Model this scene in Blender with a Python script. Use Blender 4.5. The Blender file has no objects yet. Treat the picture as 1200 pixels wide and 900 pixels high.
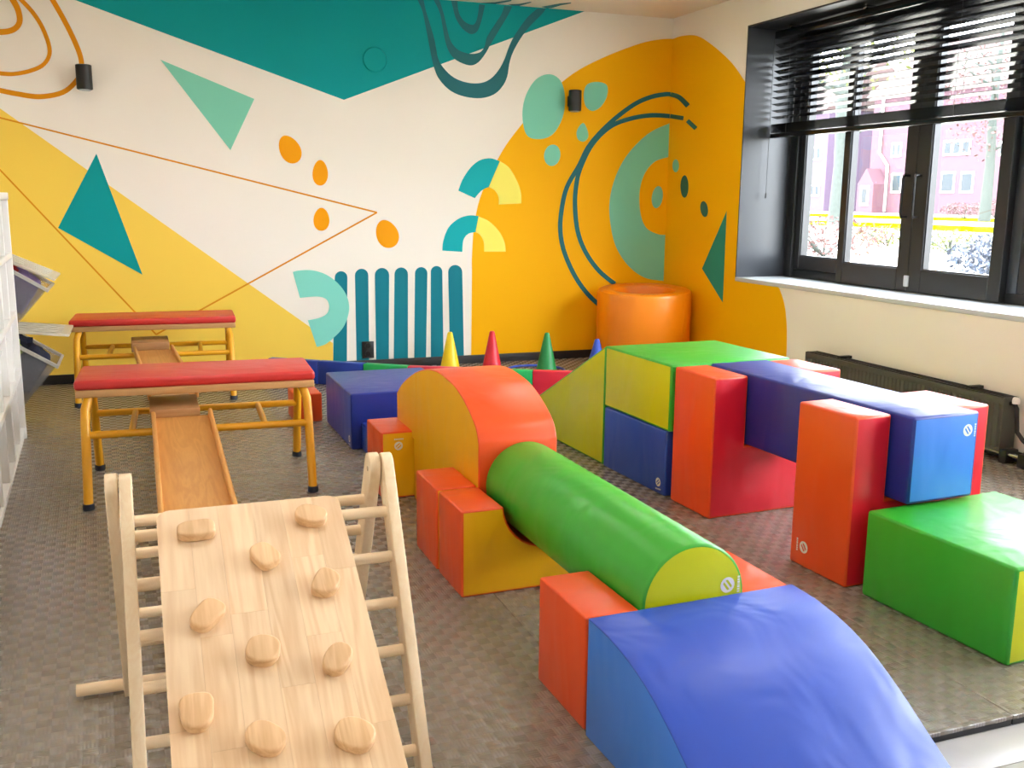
import bpy, bmesh, math, random
from mathutils import Vector, Matrix, geometry as mgeo
random.seed(7)
SC = bpy.context.scene
COL = SC.collection
R = math.radians

# ------------------------------------------------------------------ camera
CAM_H = 1.30
F_PX = 1158.0
PITCH, ROLL, YAW = R(10.63), R(0.571), R(20.645)
_fw = Vector((0, math.cos(PITCH), -math.sin(PITCH)))
_up = Vector((0, math.sin(PITCH), math.cos(PITCH)))
_rt = Vector((1, 0, 0))
_r = math.cos(ROLL) * _rt + math.sin(ROLL) * _up
_u = -math.sin(ROLL) * _rt + math.cos(ROLL) * _up
_M = Matrix.Rotation(-YAW, 3, 'Z')
CR, CU, CF = _M @ _r, _M @ _u, _M @ _fw
CP = Vector((0, 0, CAM_H))
cd = bpy.data.cameras.new('camera')
cam = bpy.data.objects.new('camera', cd)
COL.objects.link(cam)
cd.sensor_fit = 'HORIZONTAL'
cd.sensor_width = 36.0
cd.lens = 36.0 * F_PX / 1200.0
cd.clip_start = 0.05
cd.clip_end = 500
m3 = Matrix((CR, CU, -CF)).transposed()
cam.matrix_world = Matrix.Translation(CP) @ m3.to_4x4()
SC.camera = cam

# ------------------------------------------------------------------ world, sun, exposure
SKY_STRENGTH = 11.5
SUN_STRENGTH = 1.0
FILL_PANEL_STRENGTH = 6.0
SC.view_settings.view_transform = 'Standard'
SC.view_settings.look = 'None'
SC.view_settings.gamma = 1.0
SC.view_settings.use_curve_mapping = False
SC.view_settings.exposure = 1.12
w = bpy.data.worlds.new('sky')
SC.world = w
w.use_nodes = True
nt = w.node_tree
bg = nt.nodes['Background']
bg.inputs['Color'].default_value = (0.86, 0.93, 1.0, 1)
bg.inputs['Strength'].default_value = SKY_STRENGTH
sl = bpy.data.lights.new('sun', 'SUN')
sl.energy = SUN_STRENGTH
sl.angle = R(1.5)
sl.color = (1.0, 0.95, 0.85)
so = bpy.data.objects.new('sun', sl)
COL.objects.link(so)
so.location = (-20, -10, 40)
so.rotation_euler = Vector((0.62, 0.30, -0.72)).to_track_quat('-Z', 'Y').to_euler()


# ------------------------------------------------------------------ pixel helpers (1200 x 900 frame)
def ray(x, y):
    return (x - 600) / F_PX * CR - (y - 450) / F_PX * CU + CF
def on_z(x, y, z=0.0):
    d = ray(x, y); return CP + d * ((z - CAM_H) / d.z)
def on_y(x, y, Y):
    d = ray(x, y); return CP + d * (Y / d.y)
def on_x(x, y, X):
    d = ray(x, y); return CP + d * (X / d.x)


# ------------------------------------------------------------------ materials
def lin(c):
    return tuple(((v / 255.0) / 12.92 if v / 255.0 <= 0.04045 else ((v / 255.0 + 0.055) / 1.055) ** 2.4) for v in c)

class NT:
    def __init__(self, m):
        m.use_nodes = True
        self.t = m.node_tree
        self.b = self.t.nodes['Principled BSDF']
    def n(self, typ, **kw):
        nd = self.t.nodes.new(typ)
        for k, v in kw.items():
            setattr(nd, k, v)
        return nd
    def l(self, a, b):
        self.t.links.new(a, b)
    def math(self, op, a, b=None, c=None):
        nd = self.n('ShaderNodeMath', operation=op)
        for i, v in enumerate((a, b, c)):
            if v is None: continue
            if isinstance(v, (int, float)): nd.inputs[i].default_value = v
            else: self.l(v, nd.inputs[i])
        return nd.outputs[0]

MATS = {}
def base_mat(name, rgb, rough=0.5, metal=0.0, spec=0.5):
    m = bpy.data.materials.new(name)
    N = NT(m)
    N.b.inputs['Base Color'].default_value = (*lin(rgb), 1)
    N.b.inputs['Roughness'].default_value = rough
    N.b.inputs['Metallic'].default_value = metal
    N.b.inputs['Specular IOR Level'].default_value = spec
    MATS[name] = m
    return m, N

def vary(N, rgb, amount, scale, detail=3.0):
    tc = N.n('ShaderNodeTexCoord'); no = N.n('ShaderNodeTexNoise')
    no.inputs['Scale'].default_value = scale
    no.inputs['Detail'].default_value = detail
    N.l(tc.outputs['Object'], no.inputs['Vector'])
    mx = N.n('ShaderNodeMix', data_type='RGBA')
    c = lin(rgb)
    mx.inputs[6].default_value = (*[max(0, v * (1 - amount)) for v in c], 1)
    mx.inputs[7].default_value = (*[min(1, v * (1 + amount)) for v in c], 1)
    N.l(no.outputs['Fac'], mx.inputs[0])
    N.l(mx.outputs[2], N.b.inputs['Base Color'])
    return tc, no

def bump(N, src, strength, dist):
    b = N.n('ShaderNodeBump')
    b.inputs['Strength'].default_value = strength
    b.inputs['Distance'].default_value = dist
    N.l(src, b.inputs['Height'])
    N.l(b.outputs['Normal'], N.b.inputs['Normal'])

def vinyl(name, rgb, rough=0.36):
    m, N = base_mat(name, rgb, rough, spec=0.6)
    tc, _ = vary(N, rgb, 0.05, 3.0)
    a = N.n('ShaderNodeTexNoise'); a.inputs['Scale'].default_value = 5.0; a.inputs['Detail'].default_value = 2.0
    a.inputs['Distortion'].default_value = 0.6
    mp = N.n('ShaderNodeMapping'); mp.inputs['Scale'].default_value = (1.0, 1.0, 0.45)
    N.l(tc.outputs['Object'], mp.inputs['Vector']); N.l(mp.outputs[0], a.inputs['Vector'])
    f = N.n('ShaderNodeTexNoise'); f.inputs['Scale'].default_value = 600.0
    N.l(tc.outputs['Object'], f.inputs['Vector'])
    s = N.math('MULTIPLY_ADD', f.outputs['Fac'], 0.012, a.outputs['Fac'])
    bump(N, s, 0.42, 0.026)
    return m

def paint(name, rgb, rough=0.6):
    m, N = base_mat(name, rgb, rough, spec=0.15)
    tc, no = vary(N, rgb, 0.03, 1.2)
    f = N.n('ShaderNodeTexNoise'); f.inputs['Scale'].default_value = 90.0; f.inputs['Detail'].default_value = 4.0
    N.l(tc.outputs['Object'], f.inputs['Vector'])
    bump(N, f.outputs['Fac'], 0.12, 0.002)
    return m

def plain(name, rgb, rough=0.5, metal=0.0, spec=0.5, amount=0.04, scale=8.0):
    m, N = base_mat(name, rgb, rough, metal, spec)
    vary(N, rgb, amount, scale)
    return m

def wood(name, rgb, dark, axis='Y', scale=14.0, rough=0.45, tint=0.12):
    m, N = base_mat(name, rgb, rough, spec=0.4)
    tc = N.n('ShaderNodeTexCoord'); oi = N.n('ShaderNodeObjectInfo')
    mp = N.n('ShaderNodeMapping')
    s = [1.0, 1.0, 1.0]; s['XYZ'.index(axis)] = 0.07
    mp.inputs['Scale'].default_value = s
    off = N.n('ShaderNodeVectorMath', operation='ADD')
    sc = N.n('ShaderNodeVectorMath', operation='SCALE')
    cb = N.n('ShaderNodeCombineXYZ')
    for i in range(3): N.l(oi.outputs['Random'], cb.inputs[i])
    sc.inputs['Scale'].default_value = 37.0
    N.l(cb.outputs[0], sc.inputs[0])
    N.l(tc.outputs['Object'], off.inputs[0]); N.l(sc.outputs[0], off.inputs[1])
    N.l(off.outputs[0], mp.inputs['Vector'])
    no = N.n('ShaderNodeTexNoise'); no.inputs['Scale'].default_value = scale
    no.inputs['Detail'].default_value = 3.0; no.inputs['Distortion'].default_value = 1.3
    N.l(mp.outputs[0], no.inputs['Vector'])
    ring = N.math('SINE', N.math('MULTIPLY', no.outputs['Fac'], 38.0))
    ring = N.math('MULTIPLY_ADD', ring, 0.22, 0.3)
    fi = N.n('ShaderNodeTexNoise'); fi.inputs['Scale'].default_value = scale * 14
    fi.inputs['Detail'].default_value = 2.0
    N.l(mp.outputs[0], fi.inputs['Vector'])
    g = N.math('ADD', N.math('MULTIPLY', ring, 0.7), N.math('MULTIPLY', fi.outputs['Fac'], 0.45))
    mx = N.n('ShaderNodeMix', data_type='RGBA')
    mx.inputs[6].default_value = (*lin(rgb), 1); mx.inputs[7].default_value = (*lin(dark), 1)
    N.l(g, mx.inputs[0])
    hs = N.n('ShaderNodeHueSaturation')
    N.l(N.math('MULTIPLY_ADD', oi.outputs['Random'], 2 * tint, 1.0 - tint), hs.inputs['Value'])
    N.l(mx.outputs[2], hs.inputs['Color'])
    N.l(hs.outputs[0], N.b.inputs['Base Color'])
    bump(N, g, 0.08, 0.002)
    return m

def mat_floor_mat():
    rgb = (132, 122, 110)
    m, N = base_mat('eva_mat_grey', rgb, 0.30, spec=1.0)
    tc = N.n('ShaderNodeTexCoord'); sp = N.n('ShaderNodeSeparateXYZ')
    mp = N.n('ShaderNodeMapping'); mp.inputs['Rotation'].default_value = (0, 0, R(-2.0))
    N.l(tc.outputs['Object'], mp.inputs['Vector']); N.l(mp.outputs[0], sp.inputs[0])
    c = 0.036
    u = N.math('DIVIDE', sp.outputs[0], c); v = N.math('DIVIDE', sp.outputs[1], c)
    par = N.math('PINGPONG', N.math('ADD', N.math('FLOOR', u), N.math('FLOOR', v)), 1.0)
    su = N.math('SINE', N.math('MULTIPLY', u, 2 * math.pi * 4)); sv = N.math('SINE', N.math('MULTIPLY', v, 2 * math.pi * 4))
    fu = N.math('FRACT', u); fv = N.math('FRACT', v)
    # pillow shape across the strand of each woven cell
    pu = N.math('SINE', N.math('MULTIPLY', fu, math.pi)); pv = N.math('SINE', N.math('MULTIPLY', fv, math.pi))
    a = N.math('MULTIPLY_ADD', su, 0.20, N.math('MULTIPLY', pv, 1.3))
    b = N.math('MULTIPLY_ADD', sv, 0.20, N.math('MULTIPLY', pu, 1.3))
    h = N.math('ADD', N.math('MULTIPLY', a, par), N.math('MULTIPLY', b, N.math('SUBTRACT', 1.0, par)))
    bump(N, h, 0.55, 0.0022)
    N.l(N.math('MULTIPLY_ADD', par, 0.06, 0.25), N.b.inputs['Roughness'])
    no = N.n('ShaderNodeTexNoise'); no.inputs['Scale'].default_value = 2.5; no.inputs['Detail'].default_value = 4
    N.l(tc.outputs['Object'], no.inputs['Vector'])
    mx = N.n('ShaderNodeMix', data_type='RGBA')
    cl = lin(rgb)
    mx.inputs[6].default_value = (*[k * 0.82 for k in cl], 1); mx.inputs[7].default_value = (*[k * 1.15 for k in cl], 1)
    N.l(N.math('MULTIPLY_ADD', par, 0.10, N.math('MULTIPLY', no.outputs['Fac'], 0.85)), mx.inputs[0])
    N.l(mx.outputs[2], N.b.inputs['Base Color'])
    return m

def glass_mat(name='window_glass', tint=(1, 1, 1), ior=1.35):
    m = bpy.data.materials.new(name); m.use_nodes = True
    t = m.node_tree; t.nodes.clear()
    o = t.nodes.new('ShaderNodeOutputMaterial'); mx = t.nodes.new('ShaderNodeMixShader')
    tr = t.nodes.new('ShaderNodeBsdfTransparent'); gl = t.nodes.new('ShaderNodeBsdfGlossy'); fr = t.nodes.new('ShaderNodeValue')
    tr.inputs[0].default_value = (*tint, 1); gl.inputs['Roughness'].default_value = 0.02; fr.outputs[0].default_value = 0.05
    t.links.new(fr.outputs[0], mx.inputs[0]); t.links.new(tr.outputs[0], mx.inputs[1]); t.links.new(gl.outputs[0], mx.inputs[2])
    t.links.new(mx.outputs[0], o.inputs[0])
    return m

def clear_plastic(name, rgb, alpha):
    m = bpy.data.materials.new(name); m.use_nodes = True
    t = m.node_tree; b = t.nodes['Principled BSDF']; o = t.nodes['Material Output']
    b.inputs['Base Color'].default_value = (*lin(rgb), 1); b.inputs['Roughness'].default_value = 0.3
    tr = t.nodes.new('ShaderNodeBsdfTransparent'); mx = t.nodes.new('ShaderNodeMixShader'); mx.inputs[0].default_value = alpha
    t.links.new(tr.outputs[0], mx.inputs[1]); t.links.new(b.outputs[0], mx.inputs[2]); t.links.new(mx.outputs[0], o.inputs[0])
    return m

def emit_mat(name, rgb, strength):
    m = bpy.data.materials.new(name); N = NT(m)
    N.b.inputs['Base Color'].default_value = (0.9, 0.9, 0.9, 1)
    N.b.inputs['Emission Color'].default_value = (*rgb, 1)
    N.b.inputs['Emission Strength'].default_value = strength
    return m

V_ORANGE = vinyl('vinyl_orange', (238, 82, 24))
V_RED = vinyl('vinyl_red', (222, 26, 48))
V_YELLOW = vinyl('vinyl_yellow', (246, 184, 10))
V_GREEN = vinyl('vinyl_green', (52, 172, 44))
V_LIME = vinyl('vinyl_lime', (206, 214, 0))
V_BLUE = vinyl('vinyl_blue', (36, 78, 190))
V_NAVY = vinyl('vinyl_royal_blue', (22, 48, 148))
V_SKYBLUE = vinyl('vinyl_mid_blue', (62, 130, 232))
V_TUB = vinyl('vinyl_tub_orange', (255, 142, 6))
M_PRINT = plain('white_print', (240, 240, 236), 0.5)
M_WALL = paint('wall_white', (248, 241, 230), 0.65)
M_CEIL = paint('ceiling_white', (240, 226, 206), 0.7)
M_BLACK = plain('black_metal', (24, 24, 25), 0.42)
M_FRAME = plain('window_frame_black', (33, 34, 36), 0.36)
M_REVEAL = plain('reveal_dark_grey', (52, 55, 60), 0.35)
M_SILL = plain('sill_stone', (206, 212, 216), 0.25)
M_SLAT = plain('blind_slat_black', (22, 23, 26), 0.16, spec=0.25)
M_GLASS = glass_mat()
M_RAD = plain('radiator_grey', (76, 76, 70), 0.5)
M_CHROME = plain('chrome', (200, 200, 200), 0.2, 1.0)
M_BENCHY = plain('yellow_powder_coat', (240, 172, 20), 0.35)
M_BPAD = vinyl('bench_pad_red', (206, 46, 42), 0.40)
M_RUBBER = plain('foot_rubber_dark', (40, 48, 62), 0.6)
M_PLANK = wood('plank_wood_orange', (226, 168, 92), (196, 130, 60), 'Y', 11.0)
M_PLANKX = wood('bench_wood', (214, 168, 112), (184, 132, 80), 'X', 12.0)
M_BLOCKW = wood('hook_wood', (198, 150, 100), (160, 112, 68), 'X', 12.0)
M_BEECH = wood('pale_beech', (250, 230, 198), (236, 206, 164), 'Z', 16.0, tint=0.05)
M_BEECHX = wood('pale_beech_dowel', (250, 228, 196), (236, 206, 164), 'X', 16.0, tint=0.05)
M_STAVE = wood('stave_beech', (248, 222, 186), (212, 168, 122), 'Y', 9.0, tint=0.07)
M_HOLD = wood('hold_wood', (244, 208, 162), (206, 156, 108), 'Y', 14.0, tint=0.08)
M_MAT = mat_floor_mat()
M_MATDARK = plain('eva_mat_dark', (62, 62, 64), 0.7)
M_TILE = plain('floor_tile_grey', (176, 172, 168), 0.35, amount=0.06, scale=14)
M_GROUT = plain('floor_grout', (150, 147, 142), 0.7)
M_WHITE = plain('white_laminate', (236, 233, 228), 0.35)
M_BASE = plain('baseboard_black', (34, 32, 32), 0.5)
M_BIN = clear_plastic('clear_plastic', (150, 152, 158), 0.34)
M_LID = clear_plastic('clear_lid', (226, 222, 212), 0.55)
M_CLOTH_DARK = plain('cloth_navy', (30, 36, 58), 0.9, amount=0.3, scale=20)
M_CLOTH_LILAC = plain('cloth_lilac', (134, 112, 160), 0.9, amount=0.3, scale=20)
M_CLOTH_RED = plain('cloth_red', (190, 50, 60), 0.9, amount=0.3, scale=20)
M_CLOTH_LIME = plain('cloth_lime', (170, 196, 60), 0.9, amount=0.3, scale=20)
C_RED = plain('cone_red', (218, 22, 48), 0.4)
C_YEL = plain('cone_yellow', (248, 214, 14), 0.4)
C_GRN = plain('cone_green', (14, 140, 72), 0.4)
C_BLU = plain('cone_blue', (38, 84, 208), 0.4)
F_RED = vinyl('fence_red', (226, 30, 62)); F_GRN = vinyl('fence_green', (16, 178, 96))
F_BLU = vinyl('fence_blue', (24, 62, 170)); F_YEL = vinyl('fence_yellow', (250, 190, 40))
P_TEAL = paint('paint_teal', (8, 156, 158)); P_DTEAL = paint('paint_dark_teal', (46, 114, 122))
P_STRIPE = paint('paint_petrol', (24, 128, 146)); P_MINT = paint('paint_mint', (132, 212, 186))
P_MINT2 = paint('paint_mint_bright', (136, 220, 204)); P_ORANGE = paint('paint_orange', (255, 186, 0))
P_OCHRE = paint('paint_ochre_line', (226, 148, 20)); P_YELLOW = paint('paint_yellow', (252, 214, 90))
P_LEMON = paint('paint_lemon', (255, 240, 110)); P_CYAN = paint('paint_turquoise', (20, 176, 182))
P_DOT = paint('paint_dot_orange', (250, 166, 10)); P_GREEN = paint('paint_sea_green', (48, 146, 128))
P_DPINE = paint('paint_pine', (58, 112, 100))


# ------------------------------------------------------------------ object helpers
def link(name, me, mats, parent=None, loc=None, rz=0.0, smooth=False):
    o = bpy.data.objects.new(name, me)
    COL.objects.link(o)
    for m in (mats if isinstance(mats, (list, tuple)) else [mats]):
        me.materials.append(m)
    if parent: o.parent = parent
    if loc is not None: o.location = loc
    o.rotation_euler = (0, 0, rz)
    if smooth:
        for p in me.polygons: p.use_smooth = True
    return o

def tag(o, label, cat, group=None):
    o['label'] = label; o['category'] = cat
    if group: o['group'] = group
    return o

def struct(o):
    o['kind'] = 'structure'; return o

def empty(name, loc=(0, 0, 0), rz=0.0):
    e = bpy.data.objects.new(name, None)
    COL.objects.link(e); e.location = loc; e.rotation_euler = (0, 0, rz); e.empty_display_size = 0.1
    return e

def me_from(bm, name='mesh', smooth_angle=None):
    me = bpy.data.meshes.new(name)
    bmesh.ops.recalc_face_normals(bm, faces=bm.faces)
    if smooth_angle is not None:
        for f in bm.faces: f.smooth = True
        for e in bm.edges:
            if len(e.link_faces) == 2 and e.calc_face_angle(0) > smooth_angle: e.smooth = False
    bm.to_mesh(me); bm.free()
    return me

def bm_box(bm, x0, x1, y0, y1, z0, z1, bevel=0.0, seg=2, mi=0):
    vs = [bm.verts.new(p) for p in ((x0, y0, z0), (x1, y0, z0), (x1, y1, z0), (x0, y1, z0), (x0, y0, z1), (x1, y0, z1), (x1, y1, z1), (x0, y1, z1))]
    fs = []
    for f in ((0, 3, 2, 1), (4, 5, 6, 7), (0, 1, 5, 4), (1, 2, 6, 5), (2, 3, 7, 6), (3, 0, 4, 7)):
        fc = bm.faces.new([vs[i] for i in f]); fc.material_index = mi; fs.append(fc)
    if bevel:
        es = list({e for f in fs for e in f.edges})
        bmesh.ops.bevel(bm, geom=es, offset=bevel, segments=seg, affect='EDGES', profile=0.5)

def box(name, x0, x1, y0, y1, z0, z1, mat, parent=None, loc=None, rz=0.0, bevel=0.0):
    bm = bmesh.new(); bm_box(bm, x0, x1, y0, y1, z0, z1, bevel)
    return link(name, me_from(bm, name, R(50) if bevel else None), mat, parent, loc, rz)

def prism(name, pts, axis, a, b, mats, parent=None, loc=None, rz=0.0, bevel=0.008, face_mat=None, smooth=R(35), seg=3):
    """extrude the outline pts along axis ('X': pts are (y,z); 'Y': (x,z); 'Z': (x,y)); mats[0] round the rim, mats[1] on the caps"""
    def P(p, t):
        return {'X': (t, p[0], p[1]), 'Y': (p[0], t, p[1]), 'Z': (p[0], p[1], t)}[axis]
    bm = bmesh.new()
    A = [bm.verts.new(P(p, a)) for p in pts]; B = [bm.verts.new(P(p, b)) for p in pts]
    n = len(pts)
    ca = bm.faces.new(A); cb = bm.faces.new(B[::-1])
    ca.material_index = cb.material_index = 1 if isinstance(mats, (list, tuple)) and len(mats) > 1 else 0
    for i in range(n):
        f = bm.faces.new((A[i], A[(i + 1) % n], B[(i + 1) % n], B[i]))
        if face_mat: f.material_index = face_mat(i)
    bmesh.ops.recalc_face_normals(bm, faces=bm.faces)
    if bevel:
        es = [e for e in bm.edges if len(e.link_faces) == 2 and e.calc_face_angle(0) > R(32)]
        bmesh.ops.bevel(bm, geom=es, offset=bevel, segments=seg, affect='EDGES', profile=0.5, clamp_overlap=True)
    return link(name, me_from(bm, name, smooth), mats, parent, loc, rz)

def bm_tube(bm, pts, r, n=12, caps=True, closed=False):
    pts = [Vector(p) for p in pts]; rings = []
    m = len(pts); prev = None
    for i, p in enumerate(pts):
        if closed: d = pts[(i + 1) % m] - pts[i - 1]
        else: d = pts[min(i + 1, m - 1)] - pts[max(i - 1, 0)]
        d.normalize()
        if prev is None:
            u = d.cross(Vector((0, 0, 1)))
            if u.length < 1e-3: u = d.cross(Vector((0, 1, 0)))
        else:
            u = prev - d * prev.dot(d)
        u.normalize(); prev = u; v = d.cross(u)
        rr = r[i] if isinstance(r, (list, tuple)) else r
        rings.append([bm.verts.new(p + rr * (math.cos(2 * math.pi * k / n) * u + math.sin(2 * math.pi * k / n) * v)) for k in range(n)])
    for i in range(m if closed else m - 1):
        A, B = rings[i], rings[(i + 1) % m]
        for k in range(n):
            bm.faces.new((A[k], A[(k + 1) % n], B[(k + 1) % n], B[k]))
    if caps and not closed:
        bm.faces.new(rings[0][::-1]); bm.faces.new(rings[-1])

def tube(name, pts, r, mat, parent=None, n=12, closed=False):
    bm = bmesh.new(); bm_tube(bm, pts, r, n, True, closed)
    return link(name, me_from(bm, name, R(40)), mat, parent)

def lathe(name, prof, mat, parent=None, loc=None, n=40, closed=False):
    bm = bmesh.new(); rings = []
    for rr, z in prof:
        rings.append([bm.verts.new((rr * math.cos(2 * math.pi * k / n), rr * math.sin(2 * math.pi * k / n), z)) for k in range(n)])
    m = len(rings)
    for i in range(m if closed else m - 1):
        A, B = rings[i], rings[(i + 1) % m]
        for k in range(n): bm.faces.new((A[k], A[(k + 1) % n], B[(k + 1) % n], B[k]))
    if not closed:
        bm.faces.new(rings[0][::-1]); bm.faces.new(rings[-1])
    return link(name, me_from(bm, name, R(40)), mat, parent, loc)

def catmull(pts, closed=False, k=6):
    pts = [Vector(p) for p in pts]; n = len(pts); out = []
    for i in range(n if closed else n - 1):
        p0 = pts[(i - 1) % n] if closed or i > 0 else pts[0]
        p1 = pts[i]; p2 = pts[(i + 1) % n]
        p3 = pts[(i + 2) % n] if closed or i + 2 < n else pts[-1]
        for j in range(k):
            t = j / k
            out.append(0.5 * ((2 * p1) + (-p0 + p2) * t + (2 * p0 - 5 * p1 + 4 * p2 - p3) * t * t + (-p0 + 3 * p1 - 3 * p2 + p3) * t ** 3))
    if not closed: out.append(pts[-1])
    return out

def logo(parent, o, xd, yd, r, flip=1):
    """white roundel cut by two diagonal slots, with a line of tiny unreadable lettering beside it"""
    o, xd, yd = Vector(o), Vector(xd).normalized(), Vector(yd).normalized()
    n = xd.cross(yd); o = o + n * 0.0012
    bm = bmesh.new()
    def pt(a, b): return bm.verts.new(o + xd * a + yd * b)
    def rot(a, b, t=R(38)): return a * math.cos(t) - b * math.sin(t), a * math.sin(t) + b * math.cos(t)
    N = 40; ri = 0.66 * r
    for k in range(N):
        a0, a1 = 2 * math.pi * k / N, 2 * math.pi * (k + 1) / N
        bm.faces.new([pt(r * math.cos(a0), r * math.sin(a0)), pt(r * math.cos(a1), r * math.sin(a1)), pt(ri * math.cos(a1), ri * math.sin(a1)), pt(ri * math.cos(a0), ri * math.sin(a0))])
    bands = [(-ri, -0.42 * r), (-0.13 * r, 0.13 * r), (0.42 * r, ri)]
    for lo, hi in bands:
        S = 6; L, Rr = [], []
        for j in range(S + 1):
            y = lo + (hi - lo) * j / S; h = math.sqrt(max(0, (ri * 1.01) ** 2 - y * y))
            L.append(rot(-h, y)); Rr.append(rot(h, y))
        for j in range(S):
            bm.faces.new([pt(*L[j]), pt(*Rr[j]), pt(*Rr[j + 1]), pt(*L[j + 1])])
    x = -1.15 * r
    for k, wd in enumerate((0.24, 0.2, 0.26, 0.12, 0.24, 0.22, 0.26)):
        y0 = -1.75 * r * flip; hgt = 0.34 * r
        bm.faces.new([pt(x, y0), pt(x + wd * r, y0), pt(x + wd * r, y0 + hgt), pt(x, y0 + hgt)])
        x += (wd + 0.1) * r
    return link('logo', me_from(bm, 'logo'), M_PRINT, parent)


# ================================================================== THE ROOM
XL, XR, YB, YF, ZC = -1.12, 4.17, 7.436, -2.6, 2.747
WY0, WY1, SZ, HZ = -0.14, 6.35, 0.74, 2.53      # window opening in the right wall
XO = 4.80                                       # outer face of the right wall
floor = struct(box('floor', XL - .3, XO, YF - .3, YB + .3, -0.40, -0.028, M_GROUT))
ceiling = struct(box('ceiling', XL - .3, XO, YF - .3, YB + .3, ZC, ZC + .35, M_CEIL))
wall_back = struct(box('wall_back', XL - .3, XO, YB, YB + .3, -0.4, ZC, M_WALL))
wall_left = struct(box('wall_left', XL - .3, XL, YF - .3, YB, -0.4, ZC, M_WALL))
wall_front = struct(box('wall_front', XL, XO, YF - .3, YF, -0.4, ZC, M_WALL))
bm = bmesh.new()
bm_box(bm, XR, XO, YF, YB, -0.4, SZ - 0.03)
bm_box(bm, XR, XO, YF, YB, HZ, ZC)
bm_box(bm, XR, XO, WY1, YB, SZ - 0.03, HZ)
bm_box(bm, XR, XO, YF, WY0, SZ - 0.03, HZ)
wall_right = struct(link('wall_right', me_from(bm, 'wall_right'), M_WALL))
struct(box('baseboard_back', XL, XR, YB - 0.012, YB, -0.02, 0.065, M_BASE, bevel=0.002))
struct(box('baseboard_right', XR - 0.012, XR, YF, YB - 0.012, -0.02, 0.05, M_BASE, bevel=0.002))

# mats (one square tile each) and the bare floor tiles in front of them
MAT_Y0 = 1.742
def mat_tile(x0, y0, x1, y1):
    bm = bmesh.new(); g = 0.0007
    bm_box(bm, x0 + g, x1 - g, y0 + g, y1 - g, -0.012, 0.0, 0.0015, 1, 0)
    bm_box(bm, x0 + g + .002, x1 - g - .002, y0 + g + .002, y1 - g - .002, -0.028, -0.012, 0, 1, 1)
    return link('mat_tile', me_from(bm, 'mat_tile'), [M_MAT, M_MATDARK], floor)
xs = [XL, -0.95, 0.05, 1.05, 2.05, 3.05, XR - .012]
ys = [MAT_Y0, 2.745, 3.745, 4.745, 5.745, 6.745, YB - .012]
for i in range(len(xs) - 1):
    for j in range(len(ys) - 1):
        mat_tile(xs[i], ys[j], xs[i + 1], ys[j + 1])
for i in range(-2, 7):
    for j in range(0, 5):
        x0 = 0.30 + i * 0.6; y1 = 1.735 - j * 0.6 if j else 1.735
        if j == 0: y0 = 1.60
        else: y0, y1 = 1.60 - j * 0.6, 1.60 - (j - 1) * 0.6
        xa, xb = max(x0, XL), min(x0 + 0.6, XR)
        if xb - xa > 0.03:
            box('floor_tile', xa + .0015, xb - .0015, y0 + .0015, y1 - .0015, -0.0285, -0.0215, M_TILE, floor, bevel=0.001)


# ------------------------------------------------------------------ mural: flat paint on the two walls
def back_pt(p): return on_y(p[0], p[1], YB)
def right_pt(p): return on_x(p[0], p[1], XR)
def paint_poly(name, pts3, wall, layer, mat):
    off = Vector((0, -1, 0)) if wall is wall_back else (Vector((-1, 0, 0)) if wall is wall_right else Vector((0, 0, -1)))
    pts3 = [Vector((max(p[0], XL), p[1], min(p[2], ZC))) + off * (0.0008 * layer) for p in pts3]
    tris = mgeo.tessellate_polygon([pts3])
    me = bpy.data.meshes.new(name)
    me.from_pydata([tuple(p) for p in pts3], [], [tuple(t) for t in tris]); me.update()
    o = link(name, me, mat, wall)
    return o
def mural(name, px, layer, mat, wall=None, smooth=False, k=5):
    wall = wall or wall_back
    f = back_pt if wall is wall_back else right_pt
    if smooth: px = [(v.x, v.y) for v in catmull([(p[0], p[1], 0) for p in px], True, k)]
    return paint_poly(name, [f(p) for p in px], wall, layer, mat)
def oval(name, cx, cy, rx, ry, tilt, layer, mat, wall=None, egg=0.0):
    t = R(tilt); pts = []
    for k in range(32):
        a = 2 * math.pi * k / 32; x = rx * math.cos(a) * (1 + egg * math.sin(a)); y = ry * math.sin(a)
        pts.append((cx + x * math.cos(t) - y * math.sin(t), cy + x * math.sin(t) + y * math.cos(t)))
    return mural(name, pts, layer, mat, wall)
def stroke(name, px, wpx, layer, mat, wall=None, smooth=True):
    if smooth: c = [(v.x, v.y) for v in catmull([(p[0], p[1], 0) for p in px], False, 5)]
    else: c = px
    Lp, Rp = [], []
    for i, p in enumerate(c):
        a = c[max(i - 1, 0)]; b = c[min(i + 1, len(c) - 1)]
        dx, dy = b[0] - a[0], b[1] - a[1]; L = math.hypot(dx, dy) or 1
        wv = wpx if not isinstance(wpx, (list, tuple)) else wpx[0] + (wpx[1] - wpx[0]) * i / (len(c) - 1)
        Lp.append((p[0] - dy / L * wv / 2, p[1] + dx / L * wv / 2)); Rp.append((p[0] + dy / L * wv / 2, p[1] - dx / L * wv / 2))
    return mural(name, Lp + Rp[::-1], layer, mat, wall)
def cr(pts, ox, oy, s): return [(ox + x / s, oy + y / s) for x, y in pts]

# yellow field, clipped at the floor and at the room corner
v = [back_pt(p) for p in [(0, 127), (390, 402)]]
sl_ = (v[1].z - v[0].z) / (v[1].x - v[0].x)
xl_ = XL
paint_poly('mural_yellow_field', [Vector((xl_, YB, v[0].z + sl_ * (xl_ - v[0].x))), v[1], Vector((v[1].x, YB, 0)), Vector((xl_, YB, 0))], wall_back, 1, P_YELLOW)
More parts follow.
